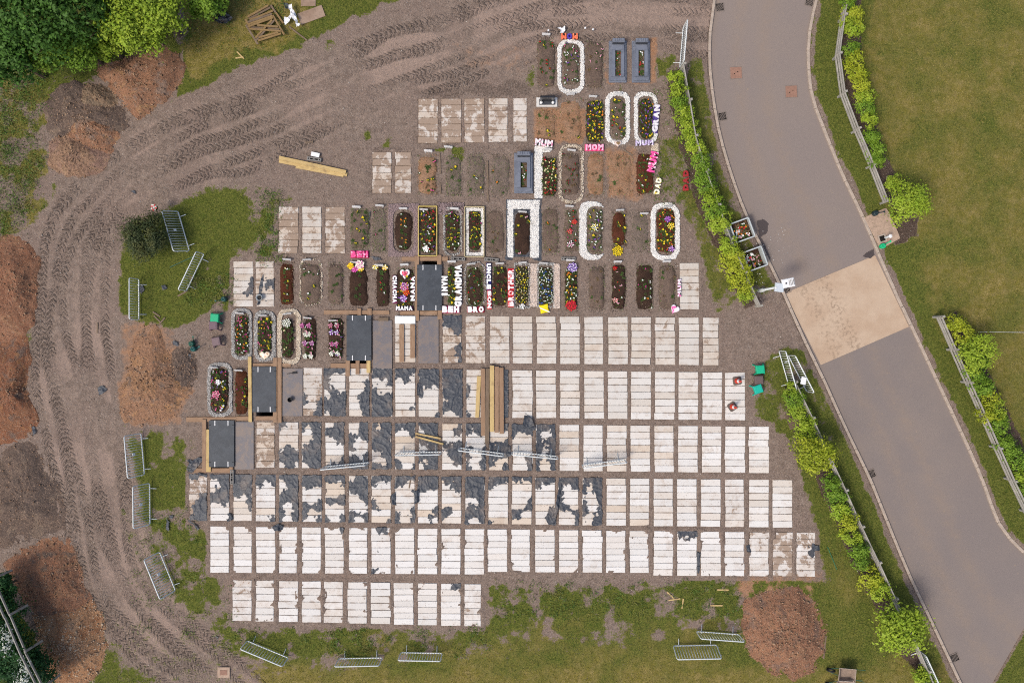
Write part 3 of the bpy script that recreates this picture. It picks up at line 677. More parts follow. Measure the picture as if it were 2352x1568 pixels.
# ------------------------------------------------------------------ foliage
def leaves(c, nrm, size, asp=.55):
    n = len(c); nrm = nrm / (np.linalg.norm(nrm, axis=1, keepdims=True) + 1e-9)
    t = nr.normal(size=(n, 3)); t -= (t * nrm).sum(1, keepdims=True) * nrm; t /= np.linalg.norm(t, axis=1, keepdims=True) + 1e-9
    s = np.cross(nrm, t); l = (size * nr.uniform(.6, 1.3, n))[:, None]
    v = np.stack([c - t * l * .5, c + s * l * asp * .5 + nrm * l * .06, c + t * l * .5 - nrm * l * .1, c - s * l * asp * .5 + nrm * l * .06], 1).reshape(-1, 3)
    return v, np.arange(4 * n).reshape(n, 4)
def crown_mesh(name, R, Hh, ncl, per, leaf, mat, low=-.3, tight=.22, spread=1.0):
    d = nr.normal(size=(ncl, 3)); d /= np.linalg.norm(d, axis=1, keepdims=True); d[:, 2] = np.where(d[:, 2] < low, -d[:, 2], d[:, 2])
    lob = 0.72 + .5 * vnoise(np.arctan2(d[:, 1], d[:, 0]) * 1.6 + nr.rand() * 50, d[:, 2] * 2 + 5)
    rad = (nr.uniform(.25, 1.0, ncl) ** .5) * lob
    cc = d * rad[:, None] * np.array([R, R, Hh * .5]) * spread
    ci = np.repeat(np.arange(ncl), per); n = len(ci)
    off = nr.normal(size=(n, 3)) * np.array([R * tight, R * tight, Hh * tight * .45])
    c = cc[ci] + off
    nrm = d[ci] * .5 + off / (R * tight) * .45 + np.array([0, 0, .75]) + nr.normal(size=(n, 3)) * .45
    c[:, 2] += Hh * .5; c[:, 2] = np.maximum(c[:, 2], .03)
    v, f = leaves(c, nrm, leaf); me = npmesh(name, v, f, [mat])
    fattr(me, 'lv', np.clip(nr.rand(ncl)[ci] * .65 + nr.rand(n) * .35, 0, 1), 'FACE'); return me
M_bark = plain('bark', '6b5a49', .9, .3)
def stem_mesh(h, r, k=4):
    mb = MB(); mb.tube([(0, 0, -.1), (0, 0, h * .4), (0.02, 0.01, h * .75)], [r, r * .8, r * .4], 7)
    for q in range(k):
        a = q * 6.28 / k + .4; mb.tube([(0, 0, h * (.2 + .1 * q)), (math.cos(a) * h * .22, math.sin(a) * h * .22, h * .6), (math.cos(a) * h * .4, math.sin(a) * h * .4, h * .85)], [r * .5, r * .35, r * .15], 5)
    return mb.mesh('stem', M_bark)
L_yel = leaf_mat('74861c', 'c6cc3c', '9cae26'); L_mid = leaf_mat('4a6e1e', '98b83a', '668e26'); L_drk = leaf_mat('34581f', '5f8a30', '446b26')  # hedge greens: darker first tone also paints in shadow between leaves
L_lime = leaf_mat('648420', 'bacd42', '90b02a'); L_con = leaf_mat('2c3a22', '525e36', '666636'); L_ivy = leaf_mat('1a3a20', '38682e', '285028')
HEDGE = {'y': [crown_mesh('crown', .62, 1.1, 36, 22, .12, L_yel, -.3, .15) for _ in range(2)], 'm': [crown_mesh('crown', .62, 1.1, 36, 22, .125, L_mid, -.3, .15) for _ in range(2)],
         'l': [crown_mesh('crown', .62, 1.1, 36, 22, .125, L_lime, -.3, .15) for _ in range(2)]}
STEM = stem_mesh(1.0, .03)
def shrub(px_, py_, r, kind, label, hgt=1.0, cat='shrub', grp='hedge shrubs along the fences'):
    z = .6 * hgt; x, y = W(px_, py_, z); g = gz(x, y)
    root = thing('hedge_shrub', label, cat, (x, y, g), rnd.uniform(0, 6.28), grp)
    sc_ = r / S / .60
    put('crown', rnd.choice(HEDGE[kind]), root, (0, 0, .08), rnd.uniform(0, 6.28), (sc_, sc_, hgt)); put('stem', STEM, root, (0, 0, 0), 0, (1, 1, hgt))
HUP = [(1552,182,21,'l'),(1556,208,22,'l'),(1560,234,20,'m'),(1570,262,22,'l'),(1578,290,24,'l'),(1588,318,25,'l'),(1598,346,26,'l'),(1606,376,24,'m'),(1612,405,22,'m'),(1620,432,24,'m'),(1630,460,25,'l'),(1640,488,25,'m'),(1652,512,27,'l'),(1672,566,24,'l'),(1682,592,30,'y'),(1692,622,30,'y'),(1702,650,27,'y'),(1712,676,20,'l')]
HLO = [(1812,892,18,'l'),(1824,918,24,'m'),(1834,946,25,'l'),(1846,978,26,'l'),(1852,1008,24,'l'),(1908,1105,22,'m'),(1918,1135,26,'m'),(1930,1166,27,'l'),(1946,1198,24,'y'),(1952,1228,24,'l'),(1968,1262,25,'m'),(1976,1288,20,'m'),(2000,1330,28,'y'),(2020,1355,27,'l'),(2116,1548,24,'l'),(2130,1572,26,'l')]
HR1 = [(1944,8,20,'m'),(1955,40,28,'y'),(1958,68,22,'l'),(1940,58,16,'l'),(1954,118,20,'m'),(1958,142,22,'y'),(1964,172,24,'y'),(1974,200,24,'y'),(1985,225,22,'l'),(1984,252,22,'m'),(1992,280,20,'l'),(2000,318,22,'m'),(2008,348,23,'m'),(2012,372,18,'m'),(2048,420,20,'l')]
HR2 = [(2188,742,22,'y'),(2210,768,26,'y'),(2226,798,30,'m'),(2242,826,30,'m'),(2234,858,24,'m'),(2252,886,26,'m'),(2268,918,26,'y'),(2262,952,20,'y'),(2284,940,24,'l'),(2292,975,24,'m'),(2302,1012,24,'m'),(2316,1036,24,'m'),(2332,1062,26,'m'),(2344,1092,22,'l'),(2352,1120,20,'m')]
for lst, nm in ((HUP, 'the upper hedge left of the road'), (HLO, 'the lower hedge left of the road'), (HR1, 'the upper hedge right of the road'), (HR2, 'the lower hedge right of the road')):
    for k, (x, y, r, t) in enumerate(lst):
        shrub(x, y, r, t, f'{dict(y="yellow-green", m="mid-green", l="lime-green")[t]} leafy shrub, {ORD[k]} from top in {nm}', hgt=rnd.uniform(.85, 1.15))
TREES = []
def tree(px_, py_, r, hgt, mat, label, name='young_tree', ncl=90, per=40, leaf=.12, trunk=.05, tight=.2, low=-.3, grp=None, zc=.55):
    z = hgt * zc; x, y = W(px_, py_, z); g = gz(x, y); R = r / S * (HC - z) / HC / 1.05
    root = thing(name, label, 'tree', (x, y, g), 0, grp)
    put('crown', crown_mesh('crown', R, hgt * .8, ncl, per, leaf, mat, low, tight), root, (0, 0, hgt * .18), 0)
    put('trunk', stem_mesh(hgt * .8, trunk), root)
tree(1868,1042,46,2.4, L_yel, 'bright yellow-green young tree beside the fence below the grey timber stack', ncl=70, per=34, leaf=.12, tight=.16)
tree(2066,1440,54,2.6, L_lime, 'round lime-green young tree at the fence near the lowest drain', ncl=110, per=36, leaf=.14)
tree(2082,468,46,2.4, L_lime, 'lime-green young tree at the lower end of the upper right fence', ncl=80, per=34, leaf=.12, tight=.17)
tree(2240,812,44,2.2, L_lime, 'pale green sparse young tree in the lower right hedge', ncl=60, per=30, leaf=.11, tight=.16)
tree(338,546,54,2.0, L_con, 'dark green bushy conifer on the grass island beside a leaning barrier', 'conifer_bush', 120, 60, .10, .06, .16, -.1)
WG = 'trees of the wood in the top left corner'
for (x, y, r, h, m, lb) in [(70,40,105,6.5,L_drk,'large dark green broadleaf tree filling the top left corner'),(190,10,80,6.0,L_drk,'dark green broadleaf tree at the top edge, second from the left corner'),
    (20,130,75,5.0,L_drk,'dark green tree at the left edge below the corner tree'),(120,115,55,3.5,L_mid,'mid-green bushy tree between the corner tree and the orange heap'),(190,118,48,3.0,L_mid,'mid-green small tree just left of the big orange heap'),
    (310,60,72,4.0,L_lime,'bright lime-green tree above the big orange heap'),(370,40,60,3.8,L_lime,'bright green tree at right end of the wood above the orange heap'),(290,5,50,3.6,L_mid,'mid-green tree at the top edge above the lime-green trees'),
    (480,2,44,2.2,L_mid,'low green bush at the top edge left of the black sack'),(250,110,36,2.2,L_lime,'small lime-green bush overhanging the big orange heap')]:
    tree(x, y, r, h, m, lb, 'woodland_tree', int(r * 1.5), 56, .17 if h > 4 else .14, .12, .15, -.2, WG)
for (x, y, r, h, lb) in [(-10,1420,62,2.6,'dark ivy-green hedge bush at the left edge beside the grey rails'),(20,1500,70,2.6,'dark ivy-green hedge bush in the bottom left corner, largest'),(70,1540,55,2.4,'dark ivy-green hedge bush at the bottom edge beside the tan heap'),(0,1350,36,2.2,'dark ivy-green hedge bush at the left edge, topmost of the four')]:
    tree(x, y, r, h, L_ivy, lb, 'hedge_bush', int(r * 1.7), 60, .12, .06, .15, -.4, 'dark hedge bushes at lower left')
bl = crown_mesh('blossom', .8, .6, 30, 8, .14, plain('blossom_white', 'dfe3d6', .7, .1))
for (x, y, lb) in [(4,1478,'white-leaved sprig poking out of the hedge at the left edge'),(46,1552,'white-leaved sprig poking out of the hedge at the bottom edge')]:
    p = W(x, y, 2.6); sp_ = thing('blossom_bush', lb, 'shrub', (p[0], p[1], 0)); put('stem', stem_mesh(2.6, .03), sp_); q_ = put('blossom', bl, sp_, (0, 0, 2.2), 0, (.5, .8, .8)); q_['kind'] = 'stuff'
# scrub at left bank
def ground_cover():
    C_ = []; Nn = []; 
    def clump(x, y, s0, n):
        p = G(x, y); c = nr.normal(size=(n, 3)) * np.array([.28, .28, .07]) * s0; c[:, 2] = np.abs(c[:, 2]) + .03
        C_.append(c + np.array(p)); Nn.append(c / (s0 * .28) * .4 + np.array([0, 0, .8]) + nr.normal(size=(n, 3)) * .5)
    for q in range(330):
        x = rnd.uniform(-20, 125); y = rnd.uniform(150, 540)
        if y > 420 and x > 20 + (540 - y) * 1.1: continue
        if y > 190 and x > 98: continue
        clump(x, y, rnd.uniform(.4, 1.3), 34)
    for q in range(90): clump(rnd.uniform(415, 660), rnd.uniform(-10, 120) if rnd.random() < .6 else rnd.uniform(-10, 40), rnd.uniform(.4, .9), 18)
    for q in range(150):
        x = rnd.uniform(590, 650); y = rnd.uniform(440, 600); clump(x, y, rnd.uniform(.25, .6), 10)
    for q in range(110): clump(rnd.uniform(430, 540), rnd.uniform(630, 700), rnd.uniform(.25, .6), 10)
    for q in range(420):
        x = rnd.uniform(300, 540); y = rnd.uniform(990, 1480)
        if x > 470 and y < 1330: continue
        if vnoise(np.array([x * .03]), np.array([y * .03]))[0] > .52: clump(x, y, rnd.uniform(.25, .6), 9)
    for q in range(420):
        x = rnd.uniform(540, 1120); y = rnd.uniform(1440, 1510)
        if vnoise(np.array([x * .03]), np.array([y * .03]))[0] > .48: clump(x, y, rnd.uniform(.25, .6), 9)
    for q in range(300): clump(rnd.uniform(1140, 1700), rnd.uniform(1335, 1420), rnd.uniform(.25, .55), 8)
    for q in range(140): clump(rnd.uniform(1500, 1600), rnd.uniform(150, 480), rnd.uniform(.2, .5), 8)
    c = np.concatenate(C_); n = np.concatenate(Nn); v, f = leaves(c, n, .085, .4)
    me = npmesh('ground_cover', v, f, [leaf_mat('3f5a24', '6f8c38', '857a4a')]); fattr(me, 'lv', nr.rand(len(c)), 'FACE')
    o = put('ground_cover', me); o['kind'] = 'stuff'; o['label'] = 'low green weeds on the banks and patchy grass'; o['category'] = 'weeds'
ground_cover()

# grass blades (stuff)
def grass_blades():
    g = masks['grass'][fi, fj]; X = GX[fi, fj]; Y = GY[fi, fj]; Z = GZ[fi, fj]
    n = 90000; i = nr.randint(0, X.shape[0], n * 3); j = nr.randint(0, X.shape[1], n * 3)
    ok = (g[i, j] + (NM[fi, fj][i, j] - .5) * .8) > .55; i = i[ok][:n]; j = j[ok][:n]; n = len(i)
    c = np.stack([X[i, j] + nr.uniform(-.05, .05, n), Y[i, j] + nr.uniform(-.05, .05, n), Z[i, j]], 1)
    a = nr.uniform(0, 6.28, n); h = nr.uniform(.03, .085, n); ln = nr.uniform(.02, .07, n)
    t = np.stack([np.cos(a), np.sin(a), 0 * a], 1); s = np.stack([-np.sin(a), np.cos(a), 0 * a], 1)
    v = np.stack([c - s * .012, c + s * .012, c + t * ln[:, None] + np.array([0, 0, 1]) * h[:, None]], 1).reshape(-1, 3)
    t_ = NT('grass_blades', .8, .15); d = t_.attr('lv'); e = t_.attr('dr')
    cc = t_.mix(d, A('47541c'), A('7d8238')); cc = t_.mix(e, cc, t_.mix(d, A('75692f'), A('a1905a'))); t_.col(cc)
    me = npmesh('grass', v, np.arange(3 * n).reshape(n, 3), [t_.mat]); fattr(me, 'lv', nr.rand(n), 'FACE')
    dr = np.clip(masks['dry'][fi, fj][i, j] + (NB[fi, fj][i, j] - .5) * 1.6 + nr.uniform(-.3, .3, n), 0, 1); fattr(me, 'dr', dr, 'FACE')
    o = put('grass', me); o['kind'] = 'stuff'; o['label'] = 'short grass on the verges and field'; o['category'] = 'grass'
grass_blades()
def rocks(c, size):       # squashed octahedra
    n = len(c); r = (size * nr.uniform(.5, 1.5, n))[:, None, None]; base = np.array([(1, 0, 0), (0, 1, 0), (-1, 0, 0), (0, -1, 0), (0, 0, .7), (0, 0, -.5)], float)
    a = nr.uniform(0, 6.28, n); ca, sa = np.cos(a), np.sin(a)
    b = base[None] * (1 + nr.uniform(-.35, .35, (n, 6, 1))); x = b[..., 0] * ca[:, None] - b[..., 1] * sa[:, None] * .75; y = b[..., 0] * sa[:, None] + b[..., 1] * ca[:, None] * .75
    v = np.stack([x, y, b[..., 2]], -1) * r + c[:, None, :]
    f = np.array([(0, 1, 4), (1, 2, 4), (2, 3, 4), (3, 0, 4), (1, 0, 5), (2, 1, 5), (3, 2, 5), (0, 3, 5)])
    return v.reshape(-1, 3), (f[None] + 6 * np.arange(n)[:, None, None]).reshape(-1, 3)
def rock_obj(name, c, size, mat, parent=None):
    v, f = rocks(c, size); me = npmesh(name, v, f, [mat]); fattr(me, 'lv', np.repeat(nr.rand(len(c)) ** 1.5, 8), 'FACE')
    o = put(name, me, parent); o['kind'] = 'stuff'; return o
def pebbles():
    g = masks['grass'][fi, fj]; X = GX[fi, fj]; Y = GY[fi, fj]; Z = GZ[fi, fj]; n = 110000
    i = nr.randint(0, X.shape[0], n); j = nr.randint(0, X.shape[1], n); cl = fbm(X * .6, Y * .6, 3, 77)
    sdr = poly_sd(DX[fi, fj][i, j], DY[fi, fj][i, j], road_poly)
    ok = (g[i, j] < .45) & (cl[i, j] + nr.uniform(-.25, .25, n) > .47) & (sdr > 5) & (Z[i, j] > -.04)
    i = i[ok]; j = j[ok]; c = np.stack([X[i, j] + nr.uniform(-.04, .04, len(i)), Y[i, j] + nr.uniform(-.04, .04, len(i)), Z[i, j] + .004], 1)
    o = rock_obj('pebbles', c, .011 + .02 * (nr.rand(len(i)) ** 4), stone_mat('6f6056', 'c9bfb4')); o['label'] = 'small pale pebbles scattered over the bare soil'; o['category'] = 'pebbles'
pebbles()

# ------------------------------------------------------------------ soil heaps
def heap(poly, hgt, mat, label, top=None, stones=120, ledge=.25, scol=('8a6a52', 'b5977c')):
    P = [W(*p) for p in poly]; cx = sum(p[0] for p in P) / len(P); cy = sum(p[1] for p in P) / len(P)
    NTt, NRr = 110, 34; sp = smooth_path([(p[0], p[1]) for p in P] + [P[0]], .2); ang = sorted([(math.atan2(y - cy, x - cx), math.hypot(x - cx, y - cy)) for x, y in sp])
    aa = np.array([a for a, _ in ang]); rr = np.array([r for _, r in ang])
    th = np.linspace(-math.pi, math.pi, NTt, endpoint=False); R = np.interp(th, aa, rr, period=2 * math.pi)
    R = R * (1 + (vnoise(np.cos(th) * 5 + cx, np.sin(th) * 5 + cy) - .5) * .16 + (vnoise(np.cos(th) * 19 + cx, np.sin(th) * 19 + cy) - .5) * .07)
    tt = np.linspace(0, 1, NRr)
    X = cx + np.cos(th)[:, None] * R[:, None] * tt[None]; Y = cy + np.sin(th)[:, None] * R[:, None] * tt[None]
    prof = 1 - sstep(ledge, 1.0, np.repeat(tt[None], NTt, 0) + (fbm(X * .9, Y * .9, 3, 3) - .5) * .35)
    Z = .36 * hgt * prof * (.75 + .5 * fbm(X * .8, Y * .8, 3, 8)) + (fbm(X * 3, Y * 3, 4, 1) - .5) * .13 * (1 - tt[None] ** 4) + (vnoise(X * 13, Y * 13) - .5) * .07
    Z = Z * sstep(1.0, .9, tt)[None] - .05 * sstep(.93, 1.0, tt)[None] + .02
    id_ = np.arange(NTt * NRr).reshape(NTt, NRr); nx_ = np.roll(id_, -1, 0)
    f = np.stack([id_[:, :-1], id_[:, 1:], nx_[:, 1:], nx_[:, :-1]], -1).reshape(-1, 4)
    V = np.stack([X - cx, Y - cy, Z], -1).reshape(-1, 3)
    root = thing('soil_heap', label, 'soil heap', (cx, cy, 0)); put('soil', npmesh('soil', V, f, [mat], True), root)
    stones = stones * 4; q = nr.randint(0, NTt, stones); w = (1 - nr.rand(stones) ** 1.6 * .92); k = np.clip((w * NRr).astype(int), 2, NRr - 2)
    c = np.stack([X[q, k] - cx, Y[q, k] - cy, Z[q, k] + .015], 1) + nr.uniform(-.04, .04, (stones, 3)) * np.array([1, 1, .2])
    rock_obj('stones', c, .014 + .045 * nr.rand(stones) ** 5, stone_mat(*scol), root)
hO = heap_mat('a2775c', '987058', '927c6e', 'ae8660'); hT = heap_mat('a08068', '96786a', 'ab8c70', '8c7060'); hD = heap_mat('6a5c54', '756459', '5f524b', '837264')
hR = heap_mat('946850', '9c7158', '8a624e', 'a67e60'); hG = heap_mat('8b7762', '80705f', '9a8068', '756356')
heap([(105,215),(150,188),(225,190),(270,215),(300,270),(290,310),(220,330),(150,320),(100,300)], .8, hD, 'dark grey-brown topsoil heap left of the big orange heap', stones=120)
heap([(168,235),(195,195),(245,195),(275,225),(265,262),(180,262)], 1.0, hG, 'small khaki soil heap tipped on the dark topsoil heap', stones=50)
heap([(220,175),(225,150),(265,140),(310,112),(370,100),(415,125),(427,165),(410,205),(385,235),(350,268),(320,275),(285,255),(255,215)], 1.4, hO, 'big orange clay heap under the lime-green trees', stones=420)
heap([(142,295),(160,262),(205,250),(240,265),(275,300),(272,345),(235,362),(160,330)], .9, hO, 'orange clay heap between the dark topsoil and the track', stones=220)
heap([(103,345),(130,315),(180,310),(230,335),(262,360),(245,395),(190,410),(140,405),(112,380)], .8, hT, 'tan soil heap beside the bend of the muddy track', stones=180)
heap([(-60,560),(0,535),(60,540),(88,580),(92,640),(86,700),(70,770),(0,800),(-60,790)], 1.3, hR, 'red-orange clay heap at the left edge, topmost of the row', stones=300)
heap([(-60,780),(0,770),(60,760),(72,820),(66,900),(90,960),(70,1010),(0,1040),(-60,1040)], 1.2, heap_mat('986b50', '8e6048', '75645a', 'a87852'), 'red and grey clay heap at the left edge, second of the row', stones=260)
heap([(-60,1040),(0,1030),(70,1000),(110,1050),(140,1120),(150,1210),(100,1250),(20,1260),(-60,1240)], .9, hD, 'dark brown soil heap at the left edge, third of the row', stones=160)
heap([(10,1290),(60,1245),(140,1225),(175,1260),(195,1330),(215,1380),(200,1440),(90,1420),(40,1360)], 1.0, heap_mat('9c7056', '926a54', '6e6056', 'a67e60'), 'orange and dark clay heap above the tan heap at lower left', stones=340)
heap([(75,1410),(130,1380),(200,1370),(238,1410),(248,1470),(240,1530),(190,1580),(120,1600),(95,1500)], 1.3, heap_mat('b08664', 'a67b5a', '9a6a4a', 'b59274'), 'pale tan stony heap in the bottom left, with boulders on its rim', stones=700, scol=('b09478', 'd8c3aa'))
heap([(268,900),(290,850),(300,780),(320,745),(360,740),(380,790),(410,840),(440,880),(448,905),(420,930),(410,965),(350,975),(300,985),(270,950)], .8, heap_mat('a8805f', 'a07a60', '806e62', 'b88d66'), 'orange spread soil heap between the track and the oval grave', stones=420)
heap([(395,800),(430,790),(455,830),(450,880),(415,905),(385,870)], .5, hD, 'grey-brown soil mound at the right side of the orange spread heap', stones=70)
heap([(1705,1400),(1730,1355),(1790,1345),(1850,1350),(1888,1390),(1897,1450),(1893,1510),(1860,1550),(1810,1566),(1750,1540),(1712,1490),(1700,1440)], 1.3, heap_mat('a2765c', '9a7058', '8a7062', 'aa8062'), 'round reddish stony soil heap at the lower right of the covers', stones=900)

# ------------------------------------------------------------------ timber, boards, plates
def plank(x0, y0, x1, y1, label, mat=M_wood, z=None, t=.05, name='timber_plank', lift=0.0, w=None, cat='plank', grp='timber planks'):
    # axis-aligned rectangle in plan; or a line with width w
    if w is None:
        a = W((x0 + x1) / 2, (y0 + y1) / 2); L = abs(x1 - x0) / S; Wd = abs(y1 - y0) / S; rz = 0
        if Wd > L: L, Wd = Wd, L; rz = math.pi / 2
    else:
        a = W((x0 + x1) / 2, (y0 + y1) / 2); L = math.hypot(x1 - x0, y1 - y0) / S; Wd = w / S; rz = math.atan2(-(y1 - y0), x1 - x0)
    mb = MB(); mb.box(-L / 2, L / 2, -Wd / 2, Wd / 2, 0, t, .006)
    zz = (max(gz(*a), SLAB_TOP - .03 if z is None else 0) if z is None else z) + lift
    return tag(put(name, mb.mesh(name, mat), None, (a[0], a[1], zz), rz + rnd.uniform(-.01, .01)), label, cat, grp)
P1 = 'topmost black pit board'; P2 = 'second black pit board'; P3 = 'third black pit board'; P4 = 'lowest black pit board'
for a in [(923,590,1029,599.5,f'brown plank lying across the head of the {P1}',M_wood,.03),(953.5,588,963.5,737,f'long brown plank along the left side of the {P1}',M_wood,.085),(1005,586,1015,733,f'brown plank along the right side of the {P1}',M_wood,.085),
    (745,712,809,721.5,f'brown plank left of the head of the {P2}',M_wood,.03),(809,713,895,722,f'brown plank across the head of the {P2}',M_wood,.03),(920,714,1004,723,f'brown plank across the foot of the {P1}',M_wood,.03),
    (822,708,831,728,f'short brown block on the head plank of the {P2}, left',M_wood,.085),(845,708,855,728,f'short brown block on the head plank of the {P2}, right',M_wood,.085),
    (629,821,638,969,f'long brown plank right of the {P3}, inner of two',M_wood,.085),(639,821,648.5,970,f'long brown plank right of the {P3}, outer of two',M_wood,.085),(572,819,580,968,f'long pale plank left of the {P3}',M_yel,.085),
    (582,834,669,842,f'brown plank across the head of the {P3}',M_wood,.03),(760,834,843,845,f'brown plank across the foot of the {P2}',M_wood,.03),(795,826,805,863,f'brown plank end sticking out below the {P2}, left',M_wood,.085),
    (818,826,827,859,f'brown plank end sticking out below the {P2}, middle',M_wood,.085),(843,826,852,856,f'yellow plank end sticking out below the {P2}, right',M_yel,.085),(588,955,629,964,f'brown plank across the foot of the {P3}',M_wood,.03),
    (429,957,544,968,f'brown plank across the head of the {P4}',M_wood,.03),(544,955,575,965,f'short brown plank right of the head of the {P4}',M_wood,.03),(467,962,476,1082,f'brown plank left of the {P4}, outer of two',M_wood,.085),
    (476,985,487,1082,f'yellow plank left of the {P4}, inner of two',M_yel,.085),(447,1074,539,1084,f'brown plank across the foot of the {P4}',M_wood,.03),(528,1069,537,1083,f'short brown block at the lower right corner of the {P4}',M_wood,.085),
    (918,745,929,831,'brown plank on the sixth-row cover below the white board, left',M_wood,.075),(943,745,954,822,'brown plank on the sixth-row cover below the white board, right',M_wood,.075)]:
    plank(*a[:5], mat=a[5], z=a[6])
for k, (x0, y0, x1, y1, m, z, lb) in enumerate([(1105,846,1114.5,1000,M_wood,.1,'leftmost plank of the stack laid over two cover rows'),(1115,846,1124.5,1018,M_old,.1,'second plank from left in the stack laid over two cover rows'),(1125.5,839,1135,990,M_yel,.17,'yellow topmost plank of the stack laid over two cover rows'),(1136,841,1146,992,M_wood,.12,'fourth plank from left in the stack laid over two cover rows'),(1147,844,1157,995,M_wood,.1,'rightmost plank of the stack laid over two cover rows')]):
    plank(x0, y0, x1, y1, lb, mat=m, z=z, t=.06)
plank(1101, 863, 1096, 958, 'slim yellow plank leaning left of the plank stack on the covers', M_yel, .09, w=9)
plank(955, 994, 1013, 1006, 'upper of two pale battens lying on a liner in the fourth row', M_yel, .1, w=4); plank(955, 1001, 1019, 1019, 'lower of two pale battens lying on a liner in the fourth row', M_yel, .1, w=4)
plank(643, 364, 796, 397, 'yellow timber beam on the bare ground, upper of the bundle', M_yel, w=9, lift=.08); plank(642, 370, 798, 402, 'yellow timber beam on the bare ground, middle of the bundle', M_yel, w=8); plank(680, 384, 790, 404, 'short pale board under the yellow beams on the bare ground', M_yel, w=6, lift=-.01)
for (x0, y0, x1, y1, lb, m) in [(702,328,720,326,'short stick on the bare ground above the yellow beams',M_old),(225,741,225,765,'short stick standing out of the wheel ruts on the left',M_old),(1010,352,1012,400,'dark wooden edging along the orange pansy grave, upper piece',M_old),(1011,420,1013,446,'dark wooden edging along the orange pansy grave, lower piece',M_old),(1120,370,1121,432,'thin wooden edging between two weedy graves',M_old),(1120,435,1122,462,'thin wooden edging below the weedy graves',M_old),(1432,345,1453,358,'loose stick above the orange earth grave',M_old),
    (1532,1358,1547,1372,'short stick pointing at the crossed stick below the covers',M_yel),(1535,1377,1562,1373,'thick short stick lying level below the covers',M_yel),(1569,1373,1566,1396,'short upright stick below the covers',M_yel),(1646,1353,1673,1353,'upper of two flat sticks left of the red heap',M_yel),(1630,1389,1659,1389,'lower of two flat sticks left of the red heap',M_yel),(1896,1459,1891,1511,'upright wood batten at right edge of the red heap',M_old),(1855,1460,1890,1490,'slanted stick on the right side of the red heap',M_old),
    (940,1120,946,1085,'short stake in the gap above the third row',M_old),(940,60,945,60,'small stick on the grass strip',M_old),(352,716,369,727,'wood offcut above the orange heap, upper',M_old),(355,725,370,740,'wood offcut above the orange heap, lower',M_old),(368,744,380,729,'wood offcut above the orange heap, crossing',M_old),(542,135,560,130+6-4,'thin cane crossing on the dry grass, one',M_yel),(545,120,561,136,'thin cane crossing on the dry grass, two',M_yel),(664,62,706,94,'long pole beside the white cloth on the grass strip',M_old),(1628+2,520,1640,545,'grey stake leaning in the upper hedge',M_old),(409,680,432,668,'stick at the lower end of the slanted barrier',M_old)]:
    plank(x0, y0, x1, y1, lb, m, w=3.2 if m is not M_yel else 3, t=.04, name='wood_stick', cat='stick', grp='loose sticks')
def pit_board(x0, y0, x1, y1, label):
    a = W(x0, y1, .15); b = W(x1, y0, .15); w, h = b[0] - a[0], b[1] - a[1]
    root = thing('pit_board', label, 'pit cover', ((a[0] + b[0]) / 2, (a[1] + b[1]) / 2, .138), 0, 'black boards over open pits')
    mb = MB(); mb.box(-w / 2, w / 2, -h / 2, h / 2, 0, .03, .005); put('panel', mb.mesh('panel', M_board), root)
    for sx in (-.26, .26):
        for sy in (-.44, .44):
            mb = MB(); mb.box(-.018, .018, -.12, .12, .03, .036); put('strap', mb.mesh('strap', M_white), root, (sx * w, sy * h, 0.001))
    for sx in (-.5, .5):
        for sy in (-.4, .4):
            mb = MB(); mb.box(-.05, .05, -.012, .012, .03, .042); put('hinge', mb.mesh('hinge', M_black), root, (sx * w * .93, sy * h, 0.001))
for (r_, lb) in zip(BOARDS, ['topmost black pit board with white straps beside the heart tribute', 'second black pit board from the top, in the sixth row', 'third black pit board from the top, flanked by long planks', 'lowest black pit board, left end of the fourth row']): pit_board(*r_, lb)
for (x0, y0, x1, y1, lb) in [(540,968,584,1077,'grey steel plate right of the lowest pit board'),(650,846,696,955,'rust-stained steel plate with tools, right of the third pit board'),(857,736,901,846,'grey steel plate right of the second pit board'),(961,726,1008,834,'grey steel plate below the topmost pit board')]:
    plank(x0, y0, x1, y1, lb, M_plate, .055, .025, 'steel_plate', cat='steel plate', grp='steel plates on graves')
plank(908, 726, 955, 743, 'white board lying on planks left of the steel plate in the sixth row', M_white, .14, .03, 'white_board', cat='board', grp=None)
plank(870, 729, 893, 737, 'small offcut board at the head of the grey steel plate', M_old, .085, .03, 'wood_offcut', cat='offcut', grp=None)
# hand tools on the steel plate
tr = thing('trowel', 'black-handled scraper lying on the rust-stained steel plate', 'tool', (*W(674, 856), .081), .15)
mb = MB(); mb.tube([(-.28, 0, .02), (-.02, 0, .02)], .014); put('handle', mb.mesh('handle', M_black), tr)
mb = MB(); mb.box(-.02, .2, -.05, .05, 0, .05, .012); put('blade', mb.mesh('blade', M_black), tr)
bk = thing('bucket', 'small dark pot standing on the rust-stained steel plate', 'pot', (*W(669, 917), .081))
mb = MB(); mb.lathe([(.08, 0), (.11, .16), (.12, .16), (.12, .18), (.1, .18), (.07, .03)], 14); put('body', mb.mesh('body', M_black), bk)
